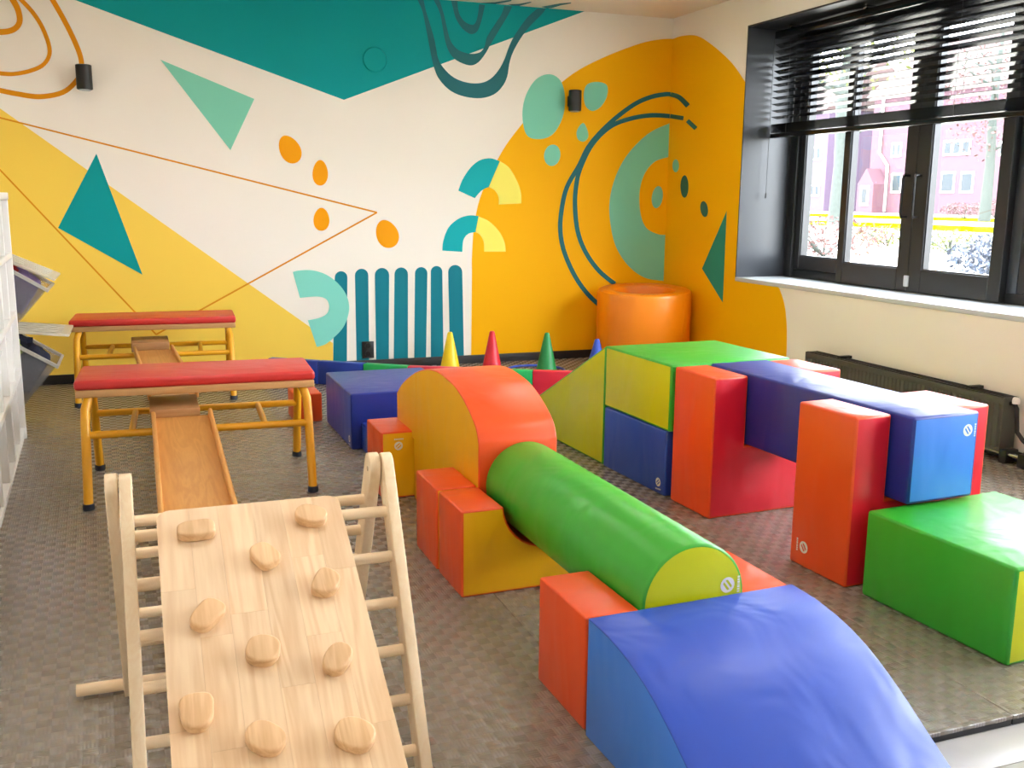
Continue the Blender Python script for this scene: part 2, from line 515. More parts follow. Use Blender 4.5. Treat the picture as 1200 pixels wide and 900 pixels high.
# teal triangle hanging from the ceiling
a, b, c = back_pt((403, 117)), back_pt((88, 0)), back_pt((683, 14))
def to_ceiling(p, q):
    t = (ZC - p.z) / (q.z - p.z); return p + (q - p) * t
paint_poly('mural_teal_triangle', [a, to_ceiling(a, b), to_ceiling(a, c)], wall_back, 1, P_TEAL)
# orange disc over the corner
ob = [back_pt(p) for p in [(v_.x, v_.y) for v_ in catmull([(553, 318, 0), (553, 300, 0), (556, 262, 0), (565, 225, 0), (588, 178, 0), (612, 145, 0), (640, 113, 0), (672, 86, 0), (708, 67, 0), (750, 51, 0), (775, 46, 0), (789, 45.5, 0)], False, 5)]]
ob[-1].x = XR
paint_poly('mural_orange_disc', [Vector((ob[0].x - 0.005, YB, 0))] + ob + [Vector((XR, YB, 0))], wall_back, 1, P_ORANGE)
orr = [right_pt((v_.x, v_.y)) for v_ in catmull([(789, 45.5, 0), (800, 42, 0), (817, 42, 0), (835, 53, 0), (858, 74, 0), (876, 100, 0)], False, 5)]
orr[0].y = YB
orr[-1].y = WY1
paint_poly('mural_orange_disc_side', orr + [Vector((XR, WY1, SZ - .03)), Vector((XR, YB, SZ - .03))], wall_right, 1, P_ORANGE)
bb_ = [right_pt(p) for p in [(v_.x, v_.y) for v_ in catmull([(912, 334, 0), (919, 355, 0), (922, 380, 0), (922, 412, 0)], False, 4)]]
bb_[0].z = SZ - 0.03
paint_poly('mural_orange_disc_side', [Vector((XR, YB, SZ - .03))] + bb_ + [Vector((XR, bb_[-1].y, 0)), Vector((XR, YB, 0))], wall_right, 1, P_ORANGE)
# dark teal looped strands under the ceiling
S6 = lambda pts: cr(pts, 480, 0, 6)
def ribbon(name, outer, inner, layer, mat):
    o_ = [(v_.x, v_.y) for v_ in catmull([(*p, 0) for p in outer], False, 4)]
    i_ = [(v_.x, v_.y) for v_ in catmull([(*p, 0) for p in inner], False, 4)]
    pts = [back_pt(p) for p in o_ + i_[::-1]]
    for p in pts: p.z = min(p.z, ZC)
    paint_poly(name, pts, wall_back, layer, mat)
ribbon('mural_looped_strand', S6([(50, -12), (60, 10), (90, 80), (115, 200), (140, 330), (170, 470), (210, 560), (290, 640), (390, 680), (500, 690), (590, 665), (650, 610), (685, 540), (700, 450), (725, 370), (780, 270), (850, 180), (930, 100), (958, 60)]),
       S6([(98, -12), (100, 10), (110, 60), (140, 160), (175, 280), (200, 410), (240, 480), (310, 545), (400, 580), (490, 585), (560, 560), (620, 500), (665, 420), (690, 350), (720, 280), (770, 200), (830, 120), (895, 62)]), 3, P_DTEAL)
ribbon('mural_looped_strand', S6([(162, -10), (190, 40), (215, 100), (230, 180), (250, 290), (280, 370), (330, 425), (420, 460), (480, 440), (530, 380), (570, 310), (630, 210), (690, 110), (722, 45)]),
       S6([(205, -10), (225, 50), (245, 120), (265, 210), (290, 290), (340, 350), (420, 378), (490, 370), (525, 330), (545, 260), (600, 170), (645, 100), (665, 42)]), 3, P_DTEAL)
ribbon('mural_looped_strand', S6([(288, -10), (305, 60), (325, 130), (370, 200), (430, 240), (475, 220), (500, 160), (515, 100), (530, 35)]),
       S6([(335, -10), (340, 60), (355, 110), (390, 155), (440, 175), (465, 155), (480, 100), (488, 30)]), 3, P_DTEAL)
for pts, wd in (([(488, 32), (600, 22), (670, 10), (716, 2)], (3, 1.5)), ([(690, 42), (770, 34), (855, 14)], (4, 1.2)), ([(925, 62), (1000, 45), (1060, 30), (1135, 20)], (5, 1.2))):
    p = S6(pts); Lp, Rp = [], []
    for i, q in enumerate(p):
        wv = wd[0] + (wd[1] - wd[0]) * i / (len(p) - 1)
        Lp.append(on_z(q[0], q[1] - wv / 2, ZC)); Rp.append(on_z(q[0], q[1] + wv / 2, ZC))
    for q in Lp + Rp: q.y = min(q.y, YB)
    paint_poly('mural_strand_end', Lp + Rp[::-1], ceiling, 1, P_DTEAL)
# ochre rings, top left
C3 = lambda pts, ox=0, oy=0: cr(pts, ox, oy, 3)
stroke('mural_ochre_ring', C3([(118, -100), (150, -55), (185, 0), (225, 70), (260, 140), (283, 200), (286, 245), (268, 285), (220, 325), (140, 340), (60, 330), (0, 318), (-60, 306), (-112, 296)]), 6, 2, P_OCHRE)
stroke('mural_ochre_ring', C3([(-60, -100), (10, -65), (75, 0), (120, 50), (155, 110), (175, 180), (155, 225), (110, 248), (50, 260), (0, 258), (-60, 250), (-112, 244)]), 5, 2, P_OCHRE)
stroke('mural_ochre_ring', C3([(-60, -62), (10, -45), (45, 0), (65, 40), (68, 80), (45, 105), (0, 113), (-60, 108), (-112, 96)]), 7, 2, P_OCHRE)
mural('mural_mint_triangle', [(188, 70), (298, 116), (270, 176)], 2, P_MINT)
mural('mural_teal_triangle', [(113, 180), (68, 267), (167, 322)], 3, P_TEAL)
stroke('mural_thin_line', [(-38, 128.5), (0, 138), (441.7, 249)], 1.9, 2, P_OCHRE, smooth=False)
stroke('mural_thin_line', [(441.7, 249), (183, 392)], 1.9, 2, P_OCHRE, smooth=False)
stroke('mural_thin_line', [(183, 392), (0, 199), (-38, 159)], 1.9, 2, P_OCHRE, smooth=False)
for cx, cy, rx, ry, tl in ((339.5, 175, 12, 17.5, -28), (375.2, 202.5, 9, 15, 0), (376.6, 257, 9.3, 13.5, 0), (453.5, 274, 12.8, 17, -22)):
    oval('mural_orange_dot', cx, cy, rx, ry, tl, 2, P_DOT, egg=0.12)
C5 = lambda pts: cr(pts, 330, 290, 5.217)
for x0, x1, tp, b0, b1 in ((325, 402, 145, 313, 398), (448, 530, 130, 458, 535), (570, 657, 125, 578, 655), (690, 772, 122, 685, 772), (815, 891, 120, 810, 882), (912, 982, 113, 912, 990), (1018, 1104, 107, 1030, 1115)):
    hw = (x1 - x0) / 2; cx = (x0 + x1) / 2
    pts = [(x0 + (b0 - x0) * 0.5, 420)]
    for k in range(11):
        an = math.pi - math.pi * k / 10
        pts.append((cx + hw * math.cos(an), tp + hw - hw * math.sin(an)))
    pts.append((x1 + (b1 - x1) * 0.5, 420))
    p3 = [back_pt(p) for p in C5(pts)]
    q0, q1 = back_pt(C5([(b0, 700)])[0]), back_pt(C5([(b1, 700)])[0])
    p3 = [Vector((q0.x, YB, 0.0))] + p3 + [Vector((q1.x, YB, 0.0))]
    paint_poly('mural_petrol_stripe', p3, wall_back, 2, P_STRIPE)
cpts = C5([(68, 150), (110, 140), (190, 140), (270, 165), (340, 215), (390, 280), (412, 350), (405, 420), (375, 490), (325, 545), (270, 590), (215, 608)])
cin = C5([(160, 445), (230, 430), (275, 405), (290, 365), (280, 325), (250, 305), (200, 300), (112, 308)])
sm = lambda pts: [(v_.x, v_.y) for v_ in catmull([(*p, 0) for p in pts], False, 5)]
mural('mural_mint_crescent', sm(cpts) + sm(cin), 4, P_MINT2)
C6 = lambda pts: cr(pts, 500, 170, 6.43)
def maca(name, outer, inner, mat): mural(name, sm(C6(outer)) + sm(C6(inner)), 3, mat)
maca('mural_turquoise_arch', [(238, 343), (270, 260), (330, 170), (400, 115), (480, 100), (550, 122)], [(467, 315), (410, 345), (362, 400)], P_CYAN)
maca('mural_lemon_arch', [(552, 122), (620, 170), (680, 270), (710, 360), (712, 440)], [(542, 448), (540, 390), (510, 340), (468, 317)], P_LEMON)
maca('mural_turquoise_arch', [(117, 795), (125, 720), (165, 620), (240, 555), (320, 530), (390, 535)], [(367, 655), (310, 670), (275, 720), (268, 805)], P_CYAN)
maca('mural_lemon_arch', [(391, 538), (470, 575), (545, 650), (585, 730), (595, 803)], [(432, 803), (428, 730), (400, 675), (369, 657)], P_LEMON)
mural('mural_mint_blob', [(612, 135), (616, 112), (628, 93), (644, 87), (657, 95), (662, 115), (659, 138), (648, 157), (632, 163), (617, 158)], 3, P_MINT, smooth=True)
mural('mural_mint_blob', [(684, 110), (688, 99), (700, 96), (711, 100), (711, 113), (704, 125), (694, 130), (686, 124)], 3, P_MINT, smooth=True)
mural('mural_mint_blob', [(683, 144), (688, 152), (689, 161), (684, 166), (677, 163), (676, 153)], 3, P_MINT, smooth=True)
oval('mural_mint_blob', 647, 182, 9.5, 12.6, 8, 3, P_MINT)
D3 = lambda pts: cr(pts, 630, 90, 3.213)
CORNER_TOP = [(497, 175), (467, 768)]
dsh = [back_pt(p) for p in sm(D3([(497, 175), (430, 205), (370, 255), (320, 320), (285, 400), (270, 480), (275, 560), (295, 640), (340, 710), (400, 755), (467, 768)]))]
dsh[0].x = dsh[-1].x = XR - .001
paint_poly('mural_mint_half_disc', dsh, wall_back, 2, P_MINT)
dsi = [back_pt(p) for p in sm(D3([(492, 302), (440, 320), (400, 370), (383, 440), (388, 520), (410, 570), (450, 592), (474, 595)]))]
dsi[0].x = dsi[-1].x = XR - .001
paint_poly('mural_orange_half_disc', dsi, wall_back, 3, P_ORANGE)
oval('mural_mint_blob', 630 + 450 / 3.213, 90 + 453 / 3.213, 6.4, 13, 8, 4, P_MINT)
stroke('mural_ring_line', D3([(500, 66), (480, 66), (430, 75), (370, 100), (300, 150), (240, 205), (190, 265), (155, 335), (110, 415), (90, 500), (85, 580), (100, 660), (140, 750), (190, 820), (250, 875)]), 5.2, 4, P_DTEAL)
stroke('mural_ring_line', D3([(497, 148), (430, 145), (360, 155), (290, 178), (240, 215), (195, 270), (160, 345), (146, 400), (140, 480), (150, 580), (180, 660), (230, 730), (290, 780)]), 5.2, 5, P_DTEAL)
stroke('mural_ring_line', D3([(502, 66), (535, 78), (567, 110)]), (5.2, 6), 3, P_DPINE, wall_right)
stroke('mural_ring_line', D3([(500, 148), (550, 156)]), 5.0, 3, P_DPINE, wall_right)
stroke('mural_ring_line', D3([(565, 165), (597, 195)]), 5.0, 3, P_DPINE, wall_right)
oval('mural_mint_blob', 630 + 521 / 3.213, 90 + 335 / 3.213, 3.8, 7.6, 0, 3, P_MINT, wall_right)
oval('mural_pine_blob', 630 + 554 / 3.213, 90 + 413 / 3.213, 4.7, 13.2, 0, 3, P_DPINE, wall_right)
oval('mural_pine_blob', 630 + 628 / 3.213, 90 + 498 / 3.213, 4.4, 9.4, -8, 3, P_DPINE, wall_right)
mural('mural_sea_green_triangle', D3([(713, 505), (620, 722), (698, 850)]), 3, P_GREEN, wall_right)


# ------------------------------------------------------------------ window, sill, blind
win = struct(empty('window_1', (4.59, 4.0, SZ)))
def wbox(name, x0, x1, y0, y1, z0, z1, mat, parent, bevel=0.003):
    # world coordinates, under the window empty
    return box(name, x0 - 4.59, x1 - 4.59, y0 - 4.0, y1 - 4.0, z0 - SZ, z1 - SZ, mat, parent, bevel=bevel)
wbox('sill', XR - 0.006, 4.62, WY0, WY1, SZ - 0.03, SZ, M_SILL, win, 0.004)
wbox('reveal_panel', XR - 0.004, 4.62, WY1 - 0.012, WY1 - 0.0005, SZ, HZ, M_REVEAL, win, 0)
wbox('reveal_panel', XR - 0.004, 4.62, WY0 + 0.0005, WY0 + 0.012, SZ, HZ, M_REVEAL, win, 0)
wbox('reveal_panel', XR - 0.004, 4.62, WY0 + 0.012, WY1 - 0.012, HZ - 0.012, HZ - 0.0005, M_FRAME, win, 0)
wbox('frame_post', 4.58, 4.70, WY1 - 0.10, WY1 - 0.012, SZ, HZ - .012, M_FRAME, win)
wbox('frame_post', 4.58, 4.70, WY0 + 0.012, WY0 + 0.08, SZ, HZ - .012, M_FRAME, win)
wbox('frame_rail', 4.60, 4.72, WY0 + .08, WY1 - .10, SZ, SZ + 0.06, M_FRAME, win)
wbox('frame_rail', 4.58, 4.70, WY0 + .08, WY1 - .10, HZ - 0.13, HZ - .012, M_FRAME, win)
GT = 2.355
def sash(y0, y1, g0, g1, zb, zg, x0, x1, name='sash', handle=None):
    """stiles from y0..y1 (y0<y1), glass g0..g1, bottom rail zb..zg"""
    bm = bmesh.new(); X0, X1 = x0 - 4.59, x1 - 4.59
    def q(a, b, c, d): bm_box(bm, X0, X1, a - 4, b - 4, c - SZ, d - SZ, 0.004, 1)
    q(y0, g0, zb, HZ - .13); q(g1, y1, zb, HZ - .13); q(g0, g1, zb, zg); q(g0, g1, GT, HZ - .13)
    s = link(name, me_from(bm, name, R(30)), M_FRAME, win)
    xm = (X0 + X1) / 2 + .015
    box('pane', xm - .004, xm + .004, g0 - 4 - .005, g1 - 4 + .005, zg - SZ - .005, GT - SZ + .005, M_GLASS, s)
    bm = bmesh.new()
    e = 0.008
    for a, b, c, d in ((g0, g0 + e, zg, GT), (g1 - e, g1, zg, GT), (g0 + e, g1 - e, zg, zg + e), (g0 + e, g1 - e, GT - e, GT)):
        bm_box(bm, X0 + .012, xm - .005, a - 4, b - 4, c - SZ, d - SZ)
    link('glazing_bead', me_from(bm, 'glazing_bead'), M_FRAME, s)
    return s
sash(5.702, WY1 - .105, 5.755, 6.185, SZ + .062, 0.900, 4.60, 4.68)
s1 = sash(5.003, 5.70, 5.105, 5.635, SZ + .004, 0.885, 4.555, 4.625)
s2 = sash(4.275, 5.000, 4.362, 4.893, SZ + .004, 0.885, 4.555, 4.625)
wbox('frame_post', 4.60, 4.72, 4.20, 4.272, SZ + .06, HZ - .13, M_REVEAL, win)
sash(3.55, 4.198, 3.60, 4.14, SZ + .062, 0.900, 4.60, 4.68)
sash(2.853, 3.548, 2.955, 3.485, SZ + .004, 0.885, 4.555, 4.625)
sash(2.125, 2.850, 2.212, 2.743, SZ + .004, 0.885, 4.555, 4.625)
wbox('frame_post', 4.60, 4.72, 2.05, 2.122, SZ + .06, HZ - .13, M_REVEAL, win)
sash(1.40, 2.048, 1.45, 1.99, SZ + .062, 0.900, 4.60, 4.68)  # third bay, out of view, added to bring daylight onto the front faces
sash(0.703, 1.398, 0.805, 1.335, SZ + .004, 0.885, 4.555, 4.625)
sash(-.055, 0.700, 0.062, 0.593, SZ + .004, 0.885, 4.555, 4.625)
for yy, par in ((5.055, s1), (4.955, s2)):
    p = [(4.555, yy, 1.21), (4.515, yy, 1.21), (4.507, yy, 1.225), (4.507, yy, 1.45), (4.515, yy, 1.465), (4.555, yy, 1.465)]
    tube('handle', [(a - 4.59, b - 4, c - SZ) for a, b, c in p], 0.009, M_BLACK, par)
box('latch', 4.545 - 4.59, 4.556 - 4.59, 4.985 - 4, 5.025 - 4, 0.775 - SZ, 0.845 - SZ, M_SILL, s2, bevel=0.003)

BX = 4.40
ZT = HZ - .02
def make_blind(y0, y1, zs, z_rail, cords, label, pull):
    yc = (y0 + y1) / 2
    bl = tag(empty('venetian_blind', (BX, yc, ZT)), label, 'blind')
    B0, B1 = y0 - yc, y1 - yc
    box('head_rail', -.032, .032, B0, B1, 2.445 - ZT, 2.495 - ZT, M_SLAT, bl, bevel=0.003)
    box('bottom_rail', -.03, .03, B0, B1, z_rail - ZT, z_rail + .03 - ZT, M_SLAT, bl, bevel=0.004)
    bm = bmesh.new()
    bm_box(bm, -.026, .026, B0, B1, -0.0015, 0.0015, 0.001, 1)
    slat_me = me_from(bm, 'slat'); slat_me.materials.append(M_SLAT)
    for z, tilt in zs:
        o = bpy.data.objects.new('slat', slat_me); COL.objects.link(o); o.parent = bl
        o.location = (0, 0, z - ZT); o.rotation_euler = (0, R(tilt), 0)
    for yy in cords:
        bm = bmesh.new()
        for xx in (-.027, .027): bm_tube(bm, [(xx, yy - yc, z_rail + .02 - ZT), (xx, yy - yc, 2.45 - ZT)], 0.0013, 5)
        link('ladder_cord', me_from(bm, 'cord'), M_BLACK, bl)
        box('bracket', -.04, .036, yy - yc - .012, yy - yc + .012, 2.497 - ZT, 2.517 - ZT, M_CHROME, bl, bevel=0.001)
    tube('pull_cord', [(-.045, pull - yc, 2.44 - ZT), (-.045, pull - yc, 1.36 - ZT), (-.045, pull - yc, 1.355 - ZT), (-.045, pull - yc, 1.32 - ZT)], [.0016, .0016, .006, .007], M_BLACK, bl, 8)
make_blind(3.60, 6.305, [(1.788 + 0.0045 * k, 2) for k in range(14)] + [(1.895 + 0.0455 * k, 14 if k < 6 else 25) for k in range(12)], 1.752, (6.12, 5.35, 4.55, 3.75),
           'black wooden venetian blind half lowered over the window', 6.29)
make_blind(-.10, 3.54, [(2.330 + 0.0045 * k, 0) for k in range(25)], 2.296, (3.35, 2.5, 1.6, .6),  # out-of-view blind, added raised so more window light reaches the foreground
           'unseen black wooden venetian blind, added drawn up to let in daylight', 3.52)


# ------------------------------------------------------------------ radiator
rad = tag(empty('radiator', (4.05, 3.70, 0.0)), 'low dark grey panel radiator on the wall under the window', 'radiator')
RL, RH0, RH1 = 1.60, 0.055, 0.336
bm = bmesh.new()
n = 48; pts = []
for k in range(n + 1):
    y = 0.03 + (RL - .06) * k / n
    for yy, xx in ((y - .008, 0.0), (y - .003, -.006), (y + .008, -.006), (y + .013, 0.0)):
        pts.append((yy, xx))
bot = [bm.verts.new((x, y, RH0 + .02)) for y, x in pts]; top = [bm.verts.new((x, y, RH1 - .035)) for y, x in pts]
for i in range(len(pts) - 1): bm.faces.new((bot[i], bot[i + 1], top[i + 1], top[i]))
link('ribbed_panel', me_from(bm, 'panel', R(30)), M_RAD, rad)
box('front_frame', -.003, .012, 0.0, RL, RH0, RH0 + .022, M_RAD, rad, bevel=.002)
box('front_frame', -.003, .012, 0.0, RL, RH1 - .036, RH1 - .004, M_RAD, rad, bevel=.002)
box('back_panel', .004, .085, 0.004, RL - .004, RH0 + .005, RH1 - .012, M_RAD, rad, bevel=.002)
box('side_cover', -.004, .09, -.004, 0.004, RH0, RH1, M_RAD, rad, bevel=.001)
box('side_cover', -.004, .09, RL - .004, RL + .004, RH0, RH1, M_RAD, rad, bevel=.001)
bm = bmesh.new()
for k in range(64): bm_box(bm, .012, .08, .01 + k * .0248, .018 + k * .0248, RH1 - .008, RH1)
bm_box(bm, .008, .014, 0, RL, RH1 - .012, RH1 + .002); bm_box(bm, .078, .084, 0, RL, RH1 - .012, RH1 + .002)
link('top_grille', me_from(bm, 'grille'), M_BLACK, rad)
for yy in (.25, 1.3): box('wall_bracket', .03, .119, yy, yy + .03, RH1 - .004, RH1 + .012, M_BLACK, rad)
tube('valve_pipe', [(.04, -.005, RH1 - .03), (.04, -.03, RH1 - .03), (.04, -.045, RH1 - .05), (.04, -.05, .24), (.04, -.06, .17), (.04, -.10, .135), (.04, -.13, .12), (.04, -.135, .10), (.04, -.135, .03)], .011, M_BLACK, rad, 10)
lathe('valve_cap', [(.0, -.004), (.017, -.004), (.019, .008), (.017, .022), (.012, .028)], M_WHITE, rad, (.04, -.035, RH1 - .022), 20)
lathe('valve_body', [(.018, 0), (.018, .02), (.013, .025), (.013, .045), (.018, .05), (.018, .06)], M_BLACK, rad, (.04, -.135, .06), 16)
for zz, xx in ((.05, .02), (.022, .06)):
    tube('supply_pipe', [(xx, 0.35, zz), (xx, -.1, zz), (xx, -1.2, zz)], .011, M_CHROME if xx < .05 else M_BLACK, rad, 10)
for yy in (-.02, -.135, -.30): box('pipe_clip', .0, .085, yy - .022, yy + .022, .004, .072, M_BLACK, rad, bevel=.003)


# ------------------------------------------------------------------ wall lights, cover, socket, added ceiling fill panels
def sconce(x, label):
    s = tag(empty('wall_light', (x, YB, 2.06)), label, 'wall light')
    lathe('body', [(.0, -.08), (.044, -.08), (.05, -.076), (.05, .076), (.044, .08), (.0, .08)], M_BLACK, s, (0, -.085, 0), 28)
    box('mount', -.03, .03, -.045, 0, -.04, .04, M_BLACK, s, bevel=.004)
    lathe('lens', [(.0, -.004), (.036, -.004), (.036, .001), (0, .001)], M_SILL, s, (0, -.085, -.081), 20)
sconce(-.272, 'black cylinder wall light touching the ochre painted rings')
sconce(3.275, 'black cylinder wall light between the mint blobs on the orange mural')
tag(lathe('junction_cover', [(.0, 0), (.088, 0), (.09, .006), (.082, .014), (.07, .012), (.0, .012)], P_TEAL, None, (1.70, YB - .0015, 2.29), 36), 'round cover painted teal, high on the mural wall', 'wall cover').rotation_euler = (R(90), 0, 0)
so_ = tag(empty('wall_socket', (1.612, YB - .0025, 0.145)), 'black double power socket low on the striped mural wall', 'socket')
box('plate', -.045, .045, -.012, 0, -.065, .065, M_BLACK, so_, bevel=.003)
for zz in (-.03, .03):
    c = lathe('socket_face', [(.0, 0), (.024, 0), (.024, .006), (.019, .006), (.018, -.004), (0, -.004)], M_FRAME, so_, (0, -.0125, zz), 20); c.rotation_euler = (R(90), 0, 0)
M_FILL_PANEL = emit_mat('fill_panel_glow', (1.0, 0.95, 0.88), FILL_PANEL_STRENGTH)  # glowing panels added out of view to brighten the room beyond the daylight
for i, (x, y) in enumerate([(x, y) for y in (5.35, 2.6, -0.4) for x in (0.35, 2.75)]):
    t = tag(empty('fill_light_panel', (x, y, ZC)), 'added square white fill light panel, unseen on the ceiling', 'fill light', 'added fill light panels')
    bm = bmesh.new()
    for a in ((-.3, .3, -.3, -.285), (-.3, .3, .285, .3), (-.3, -.285, -.285, .285), (.285, .3, -.285, .285)): bm_box(bm, *a, -.03, 0)
    link('frame', me_from(bm, 'frame'), M_WHITE, t)
    box('glow_sheet', -.285, .285, -.285, .285, -.024, -.004, M_FILL_PANEL, t)


# ================================================================== FOAM BLOCKS, right-hand course
FR = R(3.5)
def cube_pts(w_, h_): return [(0, 0), (w_, 0), (w_, h_), (0, h_)]
def foam_box(name, w_, d_, h_, mats, loc, rz, z0=0.0, bevel=0.010):
    return prism(name, [(0, z0), (w_, z0), (w_, z0 + h_), (0, z0 + h_)], 'Y', 0, d_, mats, None, loc, rz, bevel)
# green box in front
o = prism('foam_block', cube_pts(.59, .295), 'Y', 0, .575, [V_GREEN, V_LIME], None, (2.253, 1.955, 0), FR, 0.010)
tag(o, 'green foam block with lime ends under the end of the blue beam', 'foam block')
# two U blocks
def ublock(w_, arm, base, h_, d_, loc, rz, label, lg=False, arm2=None):
    arm2 = arm2 or arm
    pts = [(0, 0), (w_, 0), (w_, h_), (w_ - arm2, h_), (w_ - arm2, base), (arm, base), (arm, h_), (0, h_)]
    o = prism('u_shaped_block', pts, 'Y', 0, d_, [V_ORANGE, V_RED], None, loc, rz, 0.009, face_mat=lambda i: 1 if i in (3, 4, 5) else 0)
    if lg: logo(o, (0, d_ - .075, .075), (0, 0, -1), (0, -1, 0), .022)
    return tag(o, label, 'foam block')
ublock(.646, .166, .30, .595, .295, (2.150, 3.385, 0), R(2.6), 'orange and red U-shaped foam block against the green block', arm2=.175)
ublock(.606, .152, .30, .598, .29, (2.197, 2.588, 0), R(3.0), 'orange and red U-shaped foam block behind the low green block', True)
# beam
o = prism('foam_beam', cube_pts(.294, .30), 'Y', 0, 1.165, [V_NAVY, V_SKYBLUE], None, (2.360, 2.505, .304), R(2.7), 0.010)
tag(o, 'long blue foam beam lying across two U-shaped blocks', 'foam beam')
logo(o, (.244, 0, .238), (0, 0, 1), (-1, 0, 0), .021)
# green block over a blue block, with the ramp behind
o = prism('foam_block', [(0, .302), (.60, .302), (.60, .60), (0, .60)], 'X', 0, .63, [V_GREEN, V_LIME], None, (2.128, 3.695, 0), R(2.2), .010)
tag(o, 'green-topped lime foam block stacked on a blue block', 'foam block')
o = prism('foam_block', [(0, 0), (.56, 0), (.56, .30), (0, .30)], 'X', 0, .60, [V_BLUE, V_BLUE], None, (2.132, 3.725, 0), R(3.2), .010)
logo(o, (0, .05, .055), (0, -1, 0.1), (0, 0.1, 1), .02)
tag(o, 'blue foam block underneath the green-topped block', 'foam block')
o = prism('foam_ramp', [(0, 0), (1.14, 0), (1.14, .03), (0, .60)], 'X', 0, .62, [V_GREEN, V_LIME], None, (2.106, 4.298, 0), R(2.2), .010)
tag(o, 'lime foam ramp sloping from the stacked green block to the floor', 'foam ramp')

# ================================================================== FOAM BLOCKS, middle course
def cradle(loc, d_, label, rz=R(1.3), h_=.298, lg=False):
    pts = [(0, 0), (.60, 0), (.60, h_), (.452, h_)]
    for k in range(1, 16):
        a_ = math.pi * k / 16
        pts.append((.30 + .152 * math.cos(a_), h_ + .004 - .152 * math.sin(a_)))
    pts += [(.148, h_), (0, h_)]
    o = prism('cradle_block', pts, 'Y', 0, d_, [V_ORANGE, V_YELLOW], None, loc, rz, 0.007)
    if lg: logo(o, (.075, 0, .235), (-1, 0, 0), (0, 0, -1), .019)
    return tag(o, label, 'foam block')
cradle((.970, 2.046, 0), .288, 'orange foam cradle block between the blue slide and the green roller')
cradle((.936, 2.936, 0), .250, 'orange foam cradle block with yellow front holding the far end of the green roller')
cradle((.929, 3.206, 0), .266, 'orange foam cradle block under the near foot of the orange arch', rz=R(.4))
cradle((.940, 4.090, 0), .29, 'orange foam cradle block with yellow front and white logo, beside the blue step', lg=True, rz=R(.3))
# green roller
RZT = R(1.0)
pts = [(.149 * math.cos(2 * math.pi * k / 56), .149 * math.sin(2 * math.pi * k / 56)) for k in range(56)]
o = prism('foam_roller', pts, 'Y', 0, 1.138, [V_GREEN, V_LIME], None, (1.272, 2.050, .3015), RZT, 0.008)
logo(o, (.098, 0, .028), (0, 0, 1), (-1, 0, 0), .021)
tag(o, 'green foam roller with lime end lying in the orange cradle blocks', 'foam roller')
# arch
top = [(0.0, .45), (.02, .49), (.06, .525), (.148, .569), (.22, .595), (.305, .614), (.475, .628), (.6, .62), (.7, .603), (.82, .573), (.937, .532), (1.04, .49), (1.10, .458), (1.16, .42)]
tp = [(v_.x, v_.y) for v_ in catmull([(*p, 0) for p in top], False, 3)]
pts = [(0, .264), (.30, .264), (.30, 0.0), (.87, 0.0), (.87, .264), (1.16, .264)] + tp[::-1]
o = prism('foam_arch', pts, 'X', 0, .300, [V_ORANGE, V_YELLOW], None, (1.081, 3.194, 0), R(0.3), 0.006)
tag(o, 'orange hump-backed foam arch with yellow sides', 'foam arch')
# blue slide at the front
prof = [(0, .308), (-.10, .304), (-.20, .288), (-.30, .255), (-.40, .202), (-.50, .138), (-.60, .076), (-.70, .028), (-.77, .006)]
pf = [(v_.x, v_.y) for v_ in catmull([(*p, 0) for p in prof], False, 4)]
o = prism('foam_slide', [(0, 0)] + pf + [(-.77, 0)], 'X', 0, .60, [V_BLUE, V_SKYBLUE], None, (.966, 2.026, 0), R(2.0), 0.009)
tag(o, 'blue curved foam slide butting against an orange cradle block', 'foam slide')
# blue block with step
o = prism('foam_block', [(0, 0), (.69, 0), (.69, .298), (0, .298)], 'X', 0, .58, [V_NAVY, V_BLUE], None, (.986, 4.982, 0), R(0.6), 0.010)
logo(o, (0, .05, .05), (0, -1, 0), (0, 0, 1), .019)
tag(o, 'blue foam block standing behind the orange arch', 'foam block')
o = prism('foam_block', [(0, 0), (.155, 0), (.155, .145), (0, .145)], 'X', 0, .50, [V_NAVY, V_BLUE], None, (1.040, 4.822, 0), R(0.6), 0.008)
tag(o, 'low blue foam step in front of the blue block, beside the orange arch', 'foam block')
o = foam_box('foam_block', .16, .25, .17, [V_ORANGE, V_ORANGE], (.80, 5.70, 0), R(1))
tag(o, 'small orange foam block beside the blue step block', 'foam block')

# ------------------------------------------------------------------ low padded fence of coloured panels
fp = [(.82, 7.12), (1.134, 6.887), (1.412, 6.687), (1.678, 6.494), (2.06, 6.275), (2.434, 6.072), (2.734, 5.917)]
cols = [(F_BLU, 'blue', 'end nearest the red benches'), (F_BLU, 'blue', 'next to the green one'), (F_GRN, 'green', ''), (F_RED, 'red', ''), (F_YEL, 'yellow', ''), (F_GRN, 'green', ''), (F_RED, 'red', '')]
fence = tag(empty('foam_fence', (1.134, 6.887, 0)), 'low foam fence of blue, green, red and yellow panels in front of the cones', 'foam fence')
seq = [F_BLU, F_BLU, F_GRN, F_RED, F_GRN, F_RED]
def fpanel(p, q, mat):
    p, q = Vector((*p, 0)), Vector((*q, 0)); d = q - p; L = d.length; d.normalize(); nrm = Vector((-d.y, d.x, 0)); org = Vector((1.134, 6.887, 0))
    bm = bmesh.new(); bm_box(bm, .002, L - .002, -.0, .06, 0, .165, .006, 2)
    M_ = Matrix((d, nrm, Vector((0, 0, 1)))).transposed().to_4x4(); M_.translation = p - org
    bm.transform(M_)
    return link('fence_panel', me_from(bm, 'fence_panel', R(50)), mat, fence)
seq = [F_BLU, F_BLU, F_GRN, F_RED, F_GRN, F_RED]
for k in range(6):
    fpanel(fp[k], fp[k + 1], seq[k])
fpanel((2.742, 5.925), (3.02, 6.18), F_YEL)

